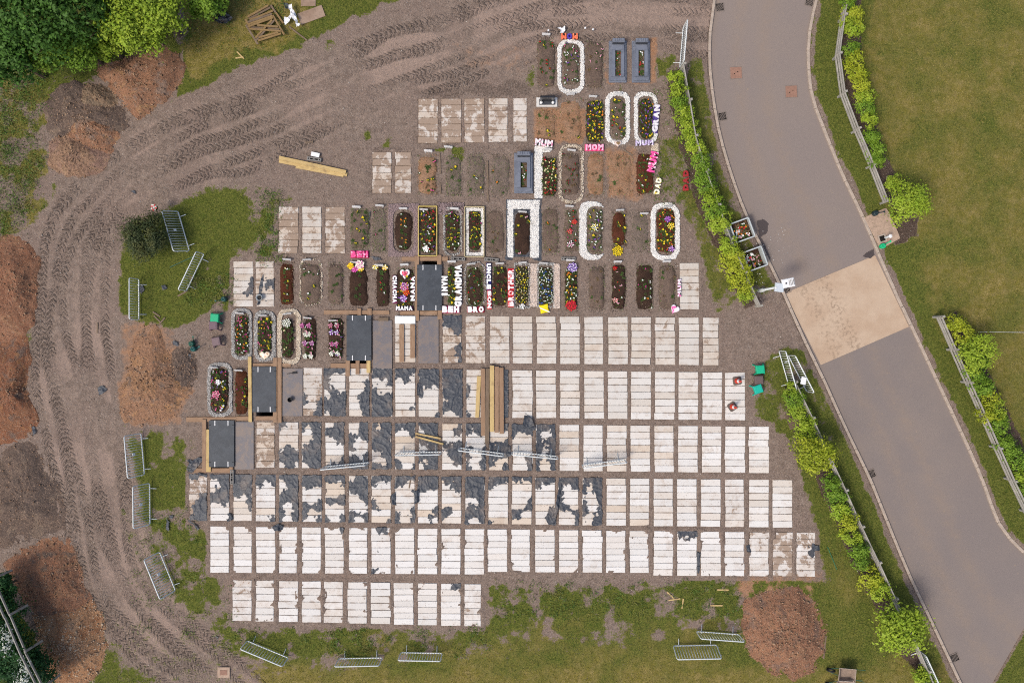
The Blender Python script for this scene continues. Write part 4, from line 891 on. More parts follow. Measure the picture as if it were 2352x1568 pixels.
# plywood and wooden panels, white cloth
plank(692, -8, 726, 16, 'square plywood sheet cut by the top edge of the photo', M_ply, .06, .02, 'plywood_sheet', cat='plywood', grp='plywood sheets')
plank(688, 46, 744, 26, 'long plywood sheet with mud stains beside the white cloth', M_ply, .06, .02, 'plywood_sheet', cat='plywood', grp='plywood sheets', w=27)
def panel(segs, label, z):
    p0 = (551.2 + 380 * .1538, 380 * .1538); base = W(*p0)
    root = thing('wooden_panel', label, 'wooden panel', (base[0], base[1], z), 0, 'broken wooden panels')
    for k, (a, b) in enumerate(segs):
        A_ = W(551.2 + a[0] * .1538, a[1] * .1538); B_ = W(551.2 + b[0] * .1538, b[1] * .1538); L = math.hypot(B_[0] - A_[0], B_[1] - A_[1])
        mb = MB(); mb.box(-L / 2, L / 2, -.045, .045, 0, .045, .005)
        put('board', mb.mesh('board', M_old if k % 3 == 0 else wood_mat('9d8258', '7d6442')), root, ((A_[0] + B_[0]) / 2 - base[0], (A_[1] + B_[1]) / 2 - base[1], .05 + .035 * (k % 3)), math.atan2(B_[1] - A_[1], B_[0] - A_[0]))
panel([((145,300),(465,130)),((160,320),(505,185)),((100,310),(140,385)),((470,95),(560,230)),((550,210),(660,370)),((130,280),(440,110))], 'lower broken wooden panel under the crossed one', .04)
panel([((140,365),(500,240)),((140,405),(510,275)),((150,440),(520,305)),((115,405),(290,690)),((515,265),(685,555)),((165,468),(640,505)),((270,630),(535,335)),((260,600),(505,335)),((285,415),(600,440)),((190,440),(610,470)),((300,640),(640,535)),((310,600),(600,520))], 'crossed wooden gate panel lying on top beside the white cloth', .16)
M_cloth = plain('white_cloth', 'f2f2f4', .8, .08, .2)
o = flat_patch('white_cloth', [(667,18),(676,17),(676,26),(682,34),(687,50),(688,58),(695,62),(690,68),(684,70),(683,58),(678,54),(674,48),(668,56),(658,63),(655,55),(659,46),(670,43),(671,34),(666,28)], .2, M_cloth, .025, .015, .16, 4.0); tag(o, 'crumpled white cloth between the gate panels and plywood', 'cloth')
SACKS = [([(495,40),(505,28),(520,30),(540,46),(535,55),(515,62),(498,55)],'crumpled black plastic sack in the dry grass at the top',.25),([(652,8),(664,10),(664,24),(655,24)],'small black plastic scrap left of the white cloth',.1),([(372,656),(382,654),(388,664),(375,668)],'black plastic scrap on the grass island left of the slanted barrier',.08),
 ([(224,890),(236,884),(250,892),(240,902),(228,908)],'grey-blue plastic scrap lying in the wheel ruts',.05),([(72,978),(80,978),(86,992),(80,1000)],'grey plastic scrap at the edge of the orange heap',.05),([(300,440),(310,436),(318,450)],'small grey rag on the track bend',.03),
 ([(425,1052),(436,1062),(430,1078),(440,1086),(452,1076),(470,1052),(458,1048),(446,1056)],'torn black plastic beside the lowest pit board',.06),([(455,1082),(475,1088),(478,1096),(458,1092)],'black plastic shred below the lowest pit board',.08),([(384,1186),(392,1196),(390,1222),(382,1214)],'black plastic shred between two leaning barriers',.06),([(432,1188),(444,1196),(460,1212),(455,1218),(446,1204),(434,1196)],'black plastic shred left of the bottom cover rows',.08),
 ([(384,1180),(400,1182),(396,1192)],'small black plastic shred beside the lower left barrier',.05),([(494,1458),(504,1460),(500,1470)],'small black scrap on the patchy grass at lower left',.04),([(517,1180),(530,1176),(540,1190),(524,1198)],'bunched black liner at the lower end of the third row',.08),([(624,1210),(640,1200),(652,1206),(650,1216),(632,1218)],'bunched black liner in the gap below the third row, left',.08),
 ([(600,540+100),(607,628),(604,664),(598,700),(592,702),(596,660)],'grey liner shred in the gap between two covers, seventh row',.04),([(680,420),(676,440),(686,446),(690,424)],'spare shred',.03),([(846,488),(853,486),(850,506),(846,508)],'grey plastic shred between the weedy green grave and its neighbour',.04),([(850,588),(872,590),(880,598),(862,600)],'grey liner shred beside the pink letters',.04),([(1205,745+200),(1222,960),(1232,985),(1215,990),(1200,975)],'black liner flap at the head of the fourth row',.08),([(1290,1098),(1280,1130),(1272,1170),(1262,1200),(1272,1204),(1282,1170)],'black liner strip between two covers in the third row',.06),([(898,1135),(910,1128),(912,1160),(900,1158)],'bunched black liner in a gap of the third row',.07),([(950,1130),(962,1120),(966,1150),(952,1156)],'dark liner flap in a gap of the third row beside the exposed slabs',.07),
 ([(1160,1024),(1172,1020),(1176,1046),(1164,1050)],'black liner flap under the barrier in the fourth row',.07),([(958,880),(968,876),(968,905),(958,908)],'black liner flap in a gap of the fifth row',.07),([(1600,1262),(1608,1268),(1606,1318),(1598,1312)],'black liner strip in a gap of the second row',.05),([(1712,1250),(1722,1248),(1724,1268),(1713,1266)],'black liner scrap at the right end of the second row',.05),([(1866,1250),(1880,1252),(1882,1264),(1868,1264)],'black liner scrap at the last cover of the second row',.06),([(448,860-80),(456,800),(450,812),(444,800)],'spare two',.03),
 ([(400,780),(412,786),(410,796),(396,790)],'grey rag beside the dark green cans',.05),([(430,815),(440,812),(440,822),(432,824)],'small grey rag below the dark green cans',.04),([(318,664),(330,654),(334,666),(326,676)],'brown rag hanging at the foot of the upright barrier',.05)]
for q, (pl, lb, am) in enumerate(SACKS):
    if lb.startswith('spare'): continue
    m = M_plastic
    o = flat_patch('plastic_scrap', pl, lambda X, Y: np.vectorize(gz)(X, Y) + .02, m, .03, .03, am, q * 3.1, nsc=5)
    if o:
        if o.location.z < -.02: o.location.z = .05
        tag(o, lb, 'plastic scrap', 'black plastic scraps')

# ------------------------------------------------------------------ flowers and graves
M_leafp = leaf_mat('33471f', '567032', '45582a'); M_dry = leaf_mat('5d4a35', '8a7455', '6f5a40'); M_weed = leaf_mat('465e2a', '809a4c', '5e7036'); M_straw = leaf_mat('75634c', 'b8a78c', '8d7a60')
FC = dict(Y='f2d42a', W='f4f3ee', R='c0232b', P='e0609a', V='7a3fa0', O='e8862a', B='2f4fa8', C='f0e2b0', M='b02a7a', K='8a1f2c', S='e6a7b8')
def bloom_verts(c, r, k=6, ht=.02):
    v = [(c[0], c[1], c[2] + ht * .4)] + [(c[0] + r * math.cos(6.283 * i / k) * (1 if i % 2 else .8), c[1] + r * math.sin(6.283 * i / k) * (1 if i % 2 else .8), c[2] + ht) for i in range(k)] + [(c[0], c[1], c[2] - ht)]
    return v, [(0, 1 + i, 1 + (i + 1) % k) for i in range(k)] + [(k + 1, 1 + (i + 1) % k, 1 + i) for i in range(k)]
PLANTS = {}
def plant_mesh(kind, var):
    key = (kind, var)
    if key in PLANTS: return PLANTS[key]
    R_ = random.Random((ord(kind) * 31 + var * 7) % 999); mb = MB()
    for i in range(14):
        a = R_.uniform(0, 6.28); l = R_.uniform(.05, .11); w = l * .42; h = R_.uniform(.01, .05); ca, sa = math.cos(a), math.sin(a)
        mb.add([(0, 0, .005), (ca * l * .55 - sa * w * .5, sa * l * .55 + ca * w * .5, h), (ca * l, sa * l, h * .7), (ca * l * .55 + sa * w * .5, sa * l * .55 - ca * w * .5, h)], [(0, 3, 2, 1)], 0)
    if kind not in 'GD':
        for i in range(R_.choice((2, 3, 4))):
            a = R_.uniform(0, 6.28); d = R_.uniform(0, .055); v, f = bloom_verts((d * math.cos(a), d * math.sin(a), R_.uniform(.05, .08)), R_.uniform(.019, .032)); mb.add(v, f, 1)
    me = mb.mesh('plant', [M_dry if kind == 'D' else M_leafp] + ([plain('petal_' + kind, FC[kind], .6, .12)] if kind in FC else []))
    a = me.attributes.new('lv', 'FLOAT', 'FACE'); a.data.foreach_set('value', [R_.random() for _ in me.polygons]); PLANTS[key] = me; return me
def mound_mesh(w, h, z, mat, oval, seed):
    nx_, ny_ = 18, 40; X, Y = np.meshgrid(np.linspace(-1, 1, nx_), np.linspace(-1, 1, ny_), indexing='ij'); p = 2.6 if oval else 5
    rad = (np.abs(X) ** p + np.abs(Y) ** (p + 1)) ** (1 / p)
    sc_ = np.where(rad > 1, 1 / np.maximum(rad, 1e-6), 1); X2 = X * np.minimum(sc_, 1); Y2 = Y * np.minimum(sc_, 1); rad = np.minimum(rad, 1)
    x = X2 * w / 2 * (1 + (fbm(Y2 * h * 2.4 + seed, X2 * 2 + seed, 3) - .5) * .3); y = Y2 * h / 2 * (1 + (fbm(X2 * w * 3 + seed, Y2 * 2, 3) - .5) * .08)
    Z = z * (1 - rad ** 4) + (fbm(x * 6 + seed, y * 6, 3) - .5) * .06 * (1 - rad ** 6) - .05 * rad ** 8 + .02
    id_ = np.arange(nx_ * ny_).reshape(nx_, ny_)
    return npmesh('mound', np.stack([x, y, Z], -1).reshape(-1, 3), np.stack([id_[:-1, :-1], id_[1:, :-1], id_[1:, 1:], id_[:-1, 1:]], -1).reshape(-1, 4), [mat], True)
SOIL = dict(dark=soil_mat('3f2f27', '4b382e', '2b201b'), brown=soil_mat('6f5e53', '7b695d', '574a42'), red=soil_mat('53301f', '62392a', '3d241a'), orange=soil_mat('9c7659', 'a6846a', '80644e'), grey=soil_mat('796b60', '83746a', '62564c'))
CRUMB = dict(dark=stone_mat('3a2c25', '7d6a5c'), brown=stone_mat('54463c', 'b5a699'), red=stone_mat('4a2c20', '8a6452'), orange=stone_mat('85603f', 'bd9a7b'), grey=stone_mat('594c42', 'bdb0a4'))
CHIP = dict(white=stone_mat('e9e6e0', 'fbfaf7'), grey=stone_mat('9a958f', 'dcdad6'), cream=stone_mat('cdbba2', 'eee3d2'), pink=stone_mat('93807f', 'b09a98'), beige=stone_mat('d3bfb0', 'eaddd2'))
def inside_fn(shape, w, h):
    if shape == 'o': return lambda x, y: (np.abs(x) / (w / 2)) ** 2.6 + np.where(np.abs(y) > h / 2 - w / 2, np.maximum(0, (np.abs(y) - (h / 2 - w / 2)) / (w / 2)) ** 2.6, 0) < 1
    return lambda x, y: (np.abs(x) < w / 2) & (np.abs(y) < h / 2)
def chips(root, outer, inner, shape_o, shape_i, col, dens, size=.026, cxy=(0, 0)):
    w, h = outer; n = int(w * h * dens * 2.0); x = nr.uniform(-w / 2, w / 2, n); y = nr.uniform(-h / 2, h / 2, n)
    wob = (fbm(x * 3 + root.location.x, y * 3 + root.location.y, 3) - .5) * .16
    ok = inside_fn(shape_o, w, h)(x * (1 + wob), y * (1 + wob * .4))
    if inner: ok &= ~inside_fn(shape_i, inner[0], inner[1])(x - inner[2] , y - inner[3])
    x = x[ok]; y = y[ok]
    bx_, by_ = np.meshgrid(np.arange(-w / 2, w / 2, .03), np.arange(-h / 2, h / 2, .03), indexing='ij'); wb = (fbm(bx_ * 3 + root.location.x, by_ * 3 + root.location.y, 3) - .5) * .16
    kp = inside_fn(shape_o, w, h)(bx_ * (1.03 + wb), by_ * (1.01 + wb * .4))
    if inner: kp &= ~inside_fn(shape_i, inner[0] + .02, inner[1] + .02)(bx_ - inner[2], by_ - inner[3])
    if dens < 600: kp &= fbm(bx_ * 5, by_ * 5 + w, 3) > .56
    id_ = np.arange(bx_.size).reshape(bx_.shape); f_ = np.stack([id_[:-1, :-1], id_[1:, :-1], id_[1:, 1:], id_[:-1, 1:]], -1)[kp[:-1, :-1] & kp[1:, 1:]]
    if len(f_):
        u_, iv = np.unique(f_.ravel(), return_inverse=True); V_ = np.stack([bx_, by_, .048 + .012 * nr.rand(*bx_.shape)], -1).reshape(-1, 3)[u_]
        bme = npmesh('gravel_bed', V_, iv.reshape(-1, 4), [CHIP[col]]); fattr(bme, 'lv', nr.rand(len(f_)), 'FACE'); put('gravel_bed', bme, root, (cxy[0], cxy[1], 0))['kind'] = 'stuff'
    c = np.stack([x, y, .045 + .025 * nr.rand(len(x))], 1); o = rock_obj('gravel', c, size, CHIP[col], root); o.location = (cxy[0], cxy[1], 0); return o
def nameplate(root, x, y, rz=0.0):
    mb = MB(); mb.box(-.2, .2, -.012, .012, .1, .24, .004); mb.box(-.15, -.13, -.008, .008, -.05, .1); mb.box(.13, .15, -.008, .008, -.05, .1)
    return put('name_plate', mb.mesh('name_plate', plain('name_plate', 'dcdad8', .5, .1)), root, (x, y, .02), rz, None, (rnd.uniform(-.5, -.2), 0, rz))
def weeds(root, w, h, n, mat, size=.06):
    c = np.stack([nr.uniform(-w / 2, w / 2, n), nr.uniform(-h / 2, h / 2, n), .06 + .07 * nr.rand(n)], 1); nrm = nr.normal(size=(n, 3)) * .6 + np.array([0, 0, .8])
    v, f = leaves(c, nrm, size, .35); me = npmesh('weeds', v, f, [mat]); fattr(me, 'lv', nr.rand(n), 'FACE'); o = put('weeds', me, root); o['kind'] = 'stuff'; return o
def grave(x0, y0, x1, y1, soil, shape, plants, label, plate=None, border=None, wd=0, line=False, mh=.12, dryw=0, msc=1.0):
    a = W(x0, y1); b = W(x1, y0); w, h = b[0] - a[0], b[1] - a[1]; cx, cy = (a[0] + b[0]) / 2, (a[1] + b[1]) / 2
    root = thing('grave', label, 'grave', (cx, cy, 0.0), 0, 'planted graves')
    put('mound', mound_mesh(w, h, mh, SOIL[soil], shape == 'o', cx * 7 + cy), root)
    if border:
        for (col, so, ox0, oy0, ox1, oy1, si, ix0, iy0, ix1, iy1, dens) in border:
            p = W(ox0, oy1); q = W(ox1, oy0); oc = ((p[0] + q[0]) / 2, (p[1] + q[1]) / 2)
            inner = None
            if si:
                p2 = W(ix0, iy1); q2 = W(ix1, iy0); inner = (q2[0] - p2[0], q2[1] - p2[1], (p2[0] + q2[0]) / 2 - oc[0], (p2[1] + q2[1]) / 2 - oc[1])
            chips(root, (q[0] - p[0], q[1] - p[1]), inner, so, si or 'r', col, dens, .03, (oc[0] - cx, oc[1] - cy))
    nc = 420; q_ = nr.uniform(-.54, .54, (nc, 2)); cr = np.stack([q_[:, 0] * w, q_[:, 1] * h, np.where(np.abs(q_).max(1) > .46, .03, mh * .75)], 1)
    rock_obj('soil_crumbs', cr, .010 + .022 * nr.rand(nc) ** 3, CRUMB[soil], root)
    if plate: p = W(*plate); nameplate(root, p[0] - cx, p[1] - cy, rnd.uniform(-.12, .12))
    if wd: weeds(root, w * 1.0, h * 1.0, int(wd * 2.4), M_weed, .07)
    if dryw: weeds(root, w * 1.1, h * 1.06, int(dryw * 2.4), M_straw, .06)
    if plants:
        pal, cnt = plants.split(':'); cnt = int(cnt); pts = []
        tries = 0
        while len(pts) < cnt and tries < cnt * 30:
            tries += 1
            if line: x = rnd.choice((-.05, .05)) * w * 2 + rnd.uniform(-.03, .03); y = rnd.uniform(-.42, .42) * h
            else: x = rnd.uniform(-.42, .42) * w; y = rnd.uniform(-.45, .45) * h
            if shape == 'o' and (abs(x) / (w * .45)) ** 2 + max(0, (abs(y) - h * .3) / (h * .17)) ** 2 > 1: continue
            if all((x - u) ** 2 + (y - v) ** 2 > (.095 if cnt > 45 else .12) ** 2 for u, v in pts): pts.append((x, y))
        for (x, y) in pts:
            k = rnd.choice(pal); rr = (abs(x) / (w / 2)) ** 4 + (abs(y) / (h / 2)) ** 6
            put('plant', plant_mesh(k, rnd.randint(0, 2)), root, (x, y, max(.03, mh * (1 - rr) + .02)), rnd.uniform(0, 6.28), rnd.uniform(.85, 1.35) * msc)
    return root
def ring(col, ox0, oy0, ox1, oy1, t=9, so='o', si='o', dens=900): return [(col, so, ox0, oy0, ox1, oy1, si, ox0 + t, oy0 + t, ox1 - t, oy1 - t, dens)]
g = grave
# top row
g(1233,90,1276,205,'brown','r','YRRRGGG:17','soil grave with yellow and red bedding plants, leftmost in the top grave row',(1254,85),wd=60,dryw=60)
g(1293,95,1330,198,'brown','r','YWWVGPW:30','grave ringed by white stones behind the purple and orange letters',None,ring('white',1280,92,1342,216,9),wd=60)
g(1345,95,1386,205,'brown','r','SSDG:9','bare soil grave between the white-ringed grave and the granite memorials',None,None,40,dryw=120)
# second row
g(1233,252,1278,322,'orange','r','DDYG:7','orange earth grave below the black headstone',None,None,30,dryw=60,mh=.06)
g(1283,228,1338,325,'orange','r','DDYG:8','orange earth grave between the black headstone and the yellow pansies',(1310,221),None,30,dryw=50,mh=.06)
g(1345,230,1386,330,'dark','r','YYYYOVG:60','dark grave packed with bright yellow pansies above pink letters',(1361,226),None,60)
g(1403,226,1438,322,'brown','o','YRWG:24','oval grave in a white gravel ring, left of the purple-edged grave',(1418,222),ring('white',1390,211,1447,333,10),60,dryw=40)
g(1466,226,1500,322,'dark','o','YVVVOG:44','oval grave with purple and yellow pansies in a white gravel ring',None,ring('white',1456,212,1510,332,9),40)
# third row
g(960,358,1004,448,'orange','r','YPVWDG:14','orange soil grave with pansies between covers and dark edging',(984,352),None,40,dryw=50)
g(1024,358,1060,450,'grey','r','YG:5','weedy grave right of the dark wooden edging',(1030,342),None,120,dryw=80,mh=.06)
g(1074,355,1114,452,'grey','r','WYG:4','weedy grave left of the thin wooden edging, third row',None,None,90,dryw=90,mh=.06)
g(1128,355,1172,452,'grey','r','OG:3','bare weedy grave left of the granite kerb memorial, third row',None,None,50,dryw=110,mh=.06)
g(1242,360,1279,452,'dark','r','CCCKKRY:52','dark grave packed with cream and crimson flowers beside the white gravel strip',(1258,347),[('white','r',1228,338,1246,456,None,0,0,0,0,1500),('white','r',1228,336,1264,350,None,0,0,0,0,1300)],40)
g(1290,350,1332,450,'brown','r','KKKD:16','grave with dried crimson flowers inside a broken cream gravel edge',(1312,349),ring('cream',1283,332,1341,468,7,'o','o',420),20,dryw=110)
g(1347,350,1388,452,'orange','r','DG:5','bare orange earth grave right of the cream-edged grave',None,None,30,dryw=100,mh=.05)
g(1396,350,1452,452,'orange','r','DG:5','bare orange earth grave left of the pink-lettered grave',None,None,30,dryw=110,mh=.05)
g(1461,352,1502,448,'red','r','GGYWKG:26','dark red soil grave with pink letters along its right side',None,[('cream','r',1496,330,1512,350,None,0,0,0,0,900)],30)
# fourth row
g(806,480,850,572,'brown','r','YYGG:16','overgrown leafy green grave with yellow flowers above pink letters',(820,480),None,330)
g(856,478,888,580,'grey','r','PG:4','weedy grave between the leafy green grave and pink gravel',(873,476),None,120,dryw=60,mh=.05)
g(906,484,949,577,'dark','o','WOG:14','black oval grave with a line of white flowers set in pink gravel',(927,483),[('pink','r',892,468,962,590,'o',903,480,951,580,1100)],0,True)
g(965,478,1002,584,'dark','r','RVYOWGK:54','dense mixed flower grave inside a gold edged rectangle',(974,485),None,60)
g(1023,482,1057,580,'dark','o','YWMGGY:34','dark grave with yellow blooms inside a rounded stone edge',(1044,484),[('pink','r',1006,466,1066,494,None,0,0,0,0,500)]+ring('grey',1018,476,1062,588,5,'o','o',500),30)
g(1076,484,1106,578,'dark','r','YYMKGG:32','dark grave with yellow flowers framed by white gravel and gold edging',None,[('white','r',1070,478,1111,588,'r',1077,485,1105,580,1500)],30)
g(1118,480,1160,585,'brown','r','GD:5','bare soil grave left of the white U-shaped gravel frame',None,None,30,dryw=70,mh=.07)
g(1180,482,1219,590,'dark','r','PYSG:7','dark soil grave inside a thick white U-shaped gravel frame',(1200,490),[('white','r',1166,460,1240,480,None,0,0,0,0,1500),('white','r',1166,478,1179,592,None,0,0,0,0,1500),('white','r',1218,476,1238,592,None,0,0,0,0,1500)],0)
g(1245,475,1284,585,'brown','r','OG:4','bare weedy grave right of the white U-shaped gravel frame',None,None,60,dryw=80,mh=.06)
g(1296,480,1330,582,'brown','r','RRPWG:14','grave with red flowers left of the white C-shaped gravel',(1307,477),None,50,dryw=50,mh=.06)
g(1348,476,1384,582,'brown','o','WWYVG:30','leafy grave with white flowers partly ringed by white gravel',None,[('white','o',1330,463,1388,597,'o',1347,474,1395,586,850)],150)
g(1405,486,1438,568,'red','o','YYG:8','red soil oval grave with yellow flowers at its foot',(1423,486),None,40,dryw=30)
g(1450,485,1490,580,'grey','r','YG:4','bare grave left of the large white ringed grave',(1478,494),None,40,dryw=80,mh=.05)
g(1507,478,1550,582,'red','r','YYYROG:50','red soil grave with yellow flowers in a bold white gravel ring',(1531,479),ring('white',1494,466,1561,598,11,'o','o',1300),20)
# fifth row
g(643,604,676,702,'red','r','CWYG:12','narrow red soil grave with a line of primroses',(661,599),None,30,True,dryw=40)
g(690,604,738,702,'brown','r','YWG:8','grave with pebble edge and sparse yellow flowers, fifth row',(707,599),ring('cream',688,592,742,704,5,'o','o',160),50,dryw=60)
g(754,604,790,702,'brown','r','YG:6','plain soil grave left of the bouquet grave, fifth row',None,None,40,dryw=60)
g(802,615,846,705,'dark','r','GGG:8','dark soil grave below the big mixed bouquet',(815,606),None,0,True)
g(864,612,896,705,'dark','r','RGW:9','dark soil grave below two small yellow bouquets',(872,613),None,10,True)
g(908,615,952,708,'dark','r','RYGOV:24','grave with white lettered sides, heart tribute and orange flowers',(930,612),None,60)
g(1030,608,1046,702,'dark','r','YWYGG:26','narrow flower grave between two columns of white letters',(1038,605),None,60)
g(1072,612,1110,704,'dark','o','WVRGG:18','grave covered with cut green stems behind three white letters',(1083,609),ring('grey',1066,600,1116,706,4,'o','o',300),260)
g(1132,610,1166,704,'dark','r','RYGGK:22','dark grave between white letters and red letters',(1148,608),None,40)
g(1184,610,1214,700,'dark','r','YCCCY:95','narrow grave packed with yellow chrysanthemums',(1200,607),[('grey','r',1180,604,1218,708,'r',1184,609,1214,703,400),('beige','r',1218,606,1234,704,None,0,0,0,0,1500)],0,msc=.7)
g(1236,612,1271,700,'dark','r','WWWBWG:70','narrow grave packed with silver-white and blue flowers',(1248,607),[('beige','r',1272,606,1286,708,None,0,0,0,0,1400),('grey','r',1233,604,1274,706,'r',1238,610,1269,702,500)],0,msc=.85)
g(1297,612,1326,712,'dark','r','OYGGW:48','narrow black grave with purple cushion at head and red at foot',(1309,602),None,60)
g(1352,610,1390,712,'brown','r','DG:6','weedy brown grave right of the red-footed black grave',None,None,50,dryw=110)
g(1404,606,1438,712,'dark','r','RWKSGM:11','dark soil grave with red and white flowers, fifth row',(1418,605),None,50,dryw=60)
g(1460,606,1500,712,'dark','r','WWMOG:16','dark grave with white flower clumps, fifth row',None,None,60,dryw=60)
g(1512,606,1552,712,'brown','r','DG:6','dark weedy grave beside pink-tipped letters and white heart',(1530,604),None,50,dryw=110)
# sixth and seventh
g(541,722,574,816,'dark','o','WPMYOGR:42','leftmost oval grave in a grey-white stone ring, sixth row',(553,722),ring('grey',532,708,580,826,8,'o','o',1000),20)
g(594,726,627,812,'dark','o','MPGYO:30','oval grave with pink flowers and picture heart, sixth row',(606,727),ring('grey',584,712,634,830,9,'o','o',800),20)
g(648,730,676,826,'dark','o','GGGC:22','narrow black oval grave with white posy in a cream stone ring',(662,723),ring('cream',638,708,692,836,10,'o','o',1150),0)
g(700,728,728,826,'dark','r','SMWWG:22','dark grave with rows of pink and white flowers, sixth row',(708,733),None,0)
g(754,728,790,826,'dark','r','SVWMG:24','dark grave with pink, purple and white flowers left of second pit board',(766,739),None,0)
g(484,842,527,948,'dark','o','GWVKYPG:46','oval grave with roses in a white stone ring, lowest flower grave at left',(494,846),ring('grey',477,832,535,957,8,'o','o',1150),20)
g(540,846,570,955,'red','r','KMGYG:14','red soil grave with white roses beside the third pit board',(550,853),None,30,dryw=20)

# ------------------------------------------------------------------ tributes
GREF = {}
def glyph(ch):
    if ch in GREF: return GREF[ch]
    cu = bpy.data.curves.new('glyph', 'FONT'); cu.body = ch; cu.extrude = .12; cu.bevel_depth = .035; cu.offset = .05; cu.resolution_u = 3; cu.bevel_resolution = 1
    ob = bpy.data.objects.new('glyph', cu); COL.objects.link(ob); dg = bpy.context.evaluated_depsgraph_get(); dg.update()
    me = bpy.data.meshes.new_from_object(ob.evaluated_get(dg)); bpy.data.objects.remove(ob); bpy.data.curves.remove(cu)
    co = np.zeros(len(me.vertices) * 3); me.vertices.foreach_get('co', co); co = co.reshape(-1, 3)
    mn, mx = co.min(0), co.max(0); co = (co - (mn + mx) / 2) / np.maximum(mx - mn, 1e-6); co[:, 2] += .5
    me.vertices.foreach_set('co', co.ravel()); me.update(); GREF[ch] = me; return me
def petal_mat(c1, c2):
    k = ('pet', c1, c2)
    if k not in _mc:
        t = NT('petals_' + c1, .7, .2); n = t.vor(28); t.col(t.mix(t.mp(t.noise(9, 3), .5, .62), A(c1, .85), A(c2, .85))); t.bump(n, .6, .02); _mc[k] = t.mat
    return _mc[k]
def letters(text, x0, y0, x1, y1, rot, c1, c2, base, label, name='floral_letters'):
    a = W(x0, y1); b = W(x1, y0); w, h = b[0] - a[0], b[1] - a[1]; cx, cy = (a[0] + b[0]) / 2, (a[1] + b[1]) / 2
    if 45 < abs(rot) < 135: w, h = h, w
    z = max(gz(cx, cy), .04)
    root = thing(name, label, 'floral tribute', (cx, cy, z), math.radians(rot), 'floral letter tributes')
    n = len(text); sw = w / n; m = petal_mat(c1, c2)
    if base:
        mb = MB(); mb.box(-w / 2 - .02, w / 2 + .02, -h / 2 - .015, h / 2 + .015, -.03, .05, .012); put('base', mb.mesh('base', petal_mat(base, base)), root)
    for k, ch in enumerate(text):
        me = glyph(ch).copy(); me.materials.clear(); me.materials.append(m)
        put('letter', me, root, (-w / 2 + sw * (k + .5), 0, .03), rnd.uniform(-.05, .05), (sw * (.9 if ch not in 'I!' else .5), h, .12))
letters('MOM', 1288, 80, 1327, 93, 180, 'e8714e', 'f08a66', None, 'orange and purple floral letters upside down at the head of top grave')
for o in [o for o in COL.objects if o.parent and o.name.startswith('letter')][1:2]: o.data.materials.clear(); o.data.materials.append(petal_mat('4b3a9a', '5f4bb0'))
letters('MUM', 1228, 322, 1270, 338, -8, 'efe9ea', 'd87fa0', None, 'white and pink floral letters below the orange earth grave')
letters('MOM', 1344, 333, 1386, 347, 0, 'f3b6cc', 'e86f9c', 'e0447c', 'pink floral letters below the bright yellow pansies')
letters('GRAN', 1499, 242, 1512, 306, 84, 'dcd6dc', 'efeaf0', '4b3a86', 'white floral letters on purple along the right side of ringed grave')
letters('MUM', 1458, 324, 1500, 336, 3, 'b9a6cc', 'e4e0e8', None, 'faded lilac letters below the purple and yellow pansies')
letters('MUM', 1489, 349, 1507, 398, 78, 'e84f97', 'f4d4e2', None, 'pink floral letters standing along the dark red soil grave')
letters('DAD', 1503, 409, 1516, 448, 80, 'f1edd8', 'd8c24a', None, 'cream and yellow letters lower right of the dark red grave')
letters('DAD', 1567, 392, 1580, 440, 90, 'a02a30', '7a3a38', None, 'faded red letter frames on grass beside the upper hedge')
letters('BEH', 807, 577, 847, 592, 0, 'e8508c', 'f4c4d8', 'b81f54', 'deep pink letters below the leafy green grave')
letters('CHACHA', 903, 633, 913, 696, -90, 'f6f4f2', 'ece8e6', '6a1f4a', 'white letters on purple along the left side of the heart grave')
letters('NANA', 944, 634, 954, 692, 90, 'f6f4f2', 'ece8e6', '5a1a3c', 'white letters on purple between the heart grave and topmost pit board')
letters('MAMA', 910, 703, 949, 713, 0, 'f6f4f2', 'ece8e6', '4a1a3a', 'white letters at the foot of the heart grave')
letters('NANI', 1015, 634, 1029, 682, -90, 'f8f6f4', 'f0ecec', None, 'short column of white letters beside the topmost pit board')
letters('GRANDMA', 1045, 608, 1061, 705, 90, 'f8f6f4', 'f0ecec', None, 'tall column of white letters right of the narrow flower grave')
letters('BEH', 1016, 703, 1056, 718, 0, 'f8f6f4', 'f2e0ea', 'b0285a', 'white letters at the foot of the narrow flower grave')
letters('BRO', 1074, 704, 1112, 717, 0, 'f8f6f4', 'f0ecec', '8a1c30', 'white letters at the foot of the cut-stem grave')
letters('UNCLE', 1118, 605, 1128, 665, -90, 'f8f6f4', 'f0ecec', '2a2a6a', 'white letters on blue along the left of the dark grave')
letters('SON', 1120, 667, 1129, 709, -90, 'f8f0f0', 'e8b0b0', 'b8222c', 'white letters on red below the blue-edged letters')
letters('BROTHER', 1167, 618, 1180, 704, 90, 'f4e6e4', 'e88080', 'c42a34', 'white letters on red left of the yellow chrysanthemums')
letters('MUM', 1555, 641, 1563, 682, 90, 'f4e4ee', 'd860a0', None, 'pink-tipped white letters beside the single cream cover')
def heart_poly(w, h, n=40):
    P = []
    for i in range(n):
        t = 2 * math.pi * i / n; P.append((w / 2 * math.sin(t) ** 3, h / 2 * (.8125 * math.cos(t) - .3125 * math.cos(2 * t) - .125 * math.cos(3 * t) - .0625 * math.cos(4 * t)) / .95))
    return P[::-1]
def heart(px_, py_, w, h, c1, c2, label, inner=None, rz=0, z=.1):
    x, y = W(px_, py_); root = thing('heart_tribute', label, 'floral tribute', (x, y, z), rz)
    mb = MB(); mb.prism(heart_poly(w / S, h / S), -.08, .07, .03); put('cushion', mb.mesh('cushion', petal_mat(c1, c2)), root)
    if inner: mb = MB(); mb.prism(heart_poly(w / S * .6, h / S * .6), .06, .1, .02); put('centre', mb.mesh('centre', petal_mat(*inner)), root)
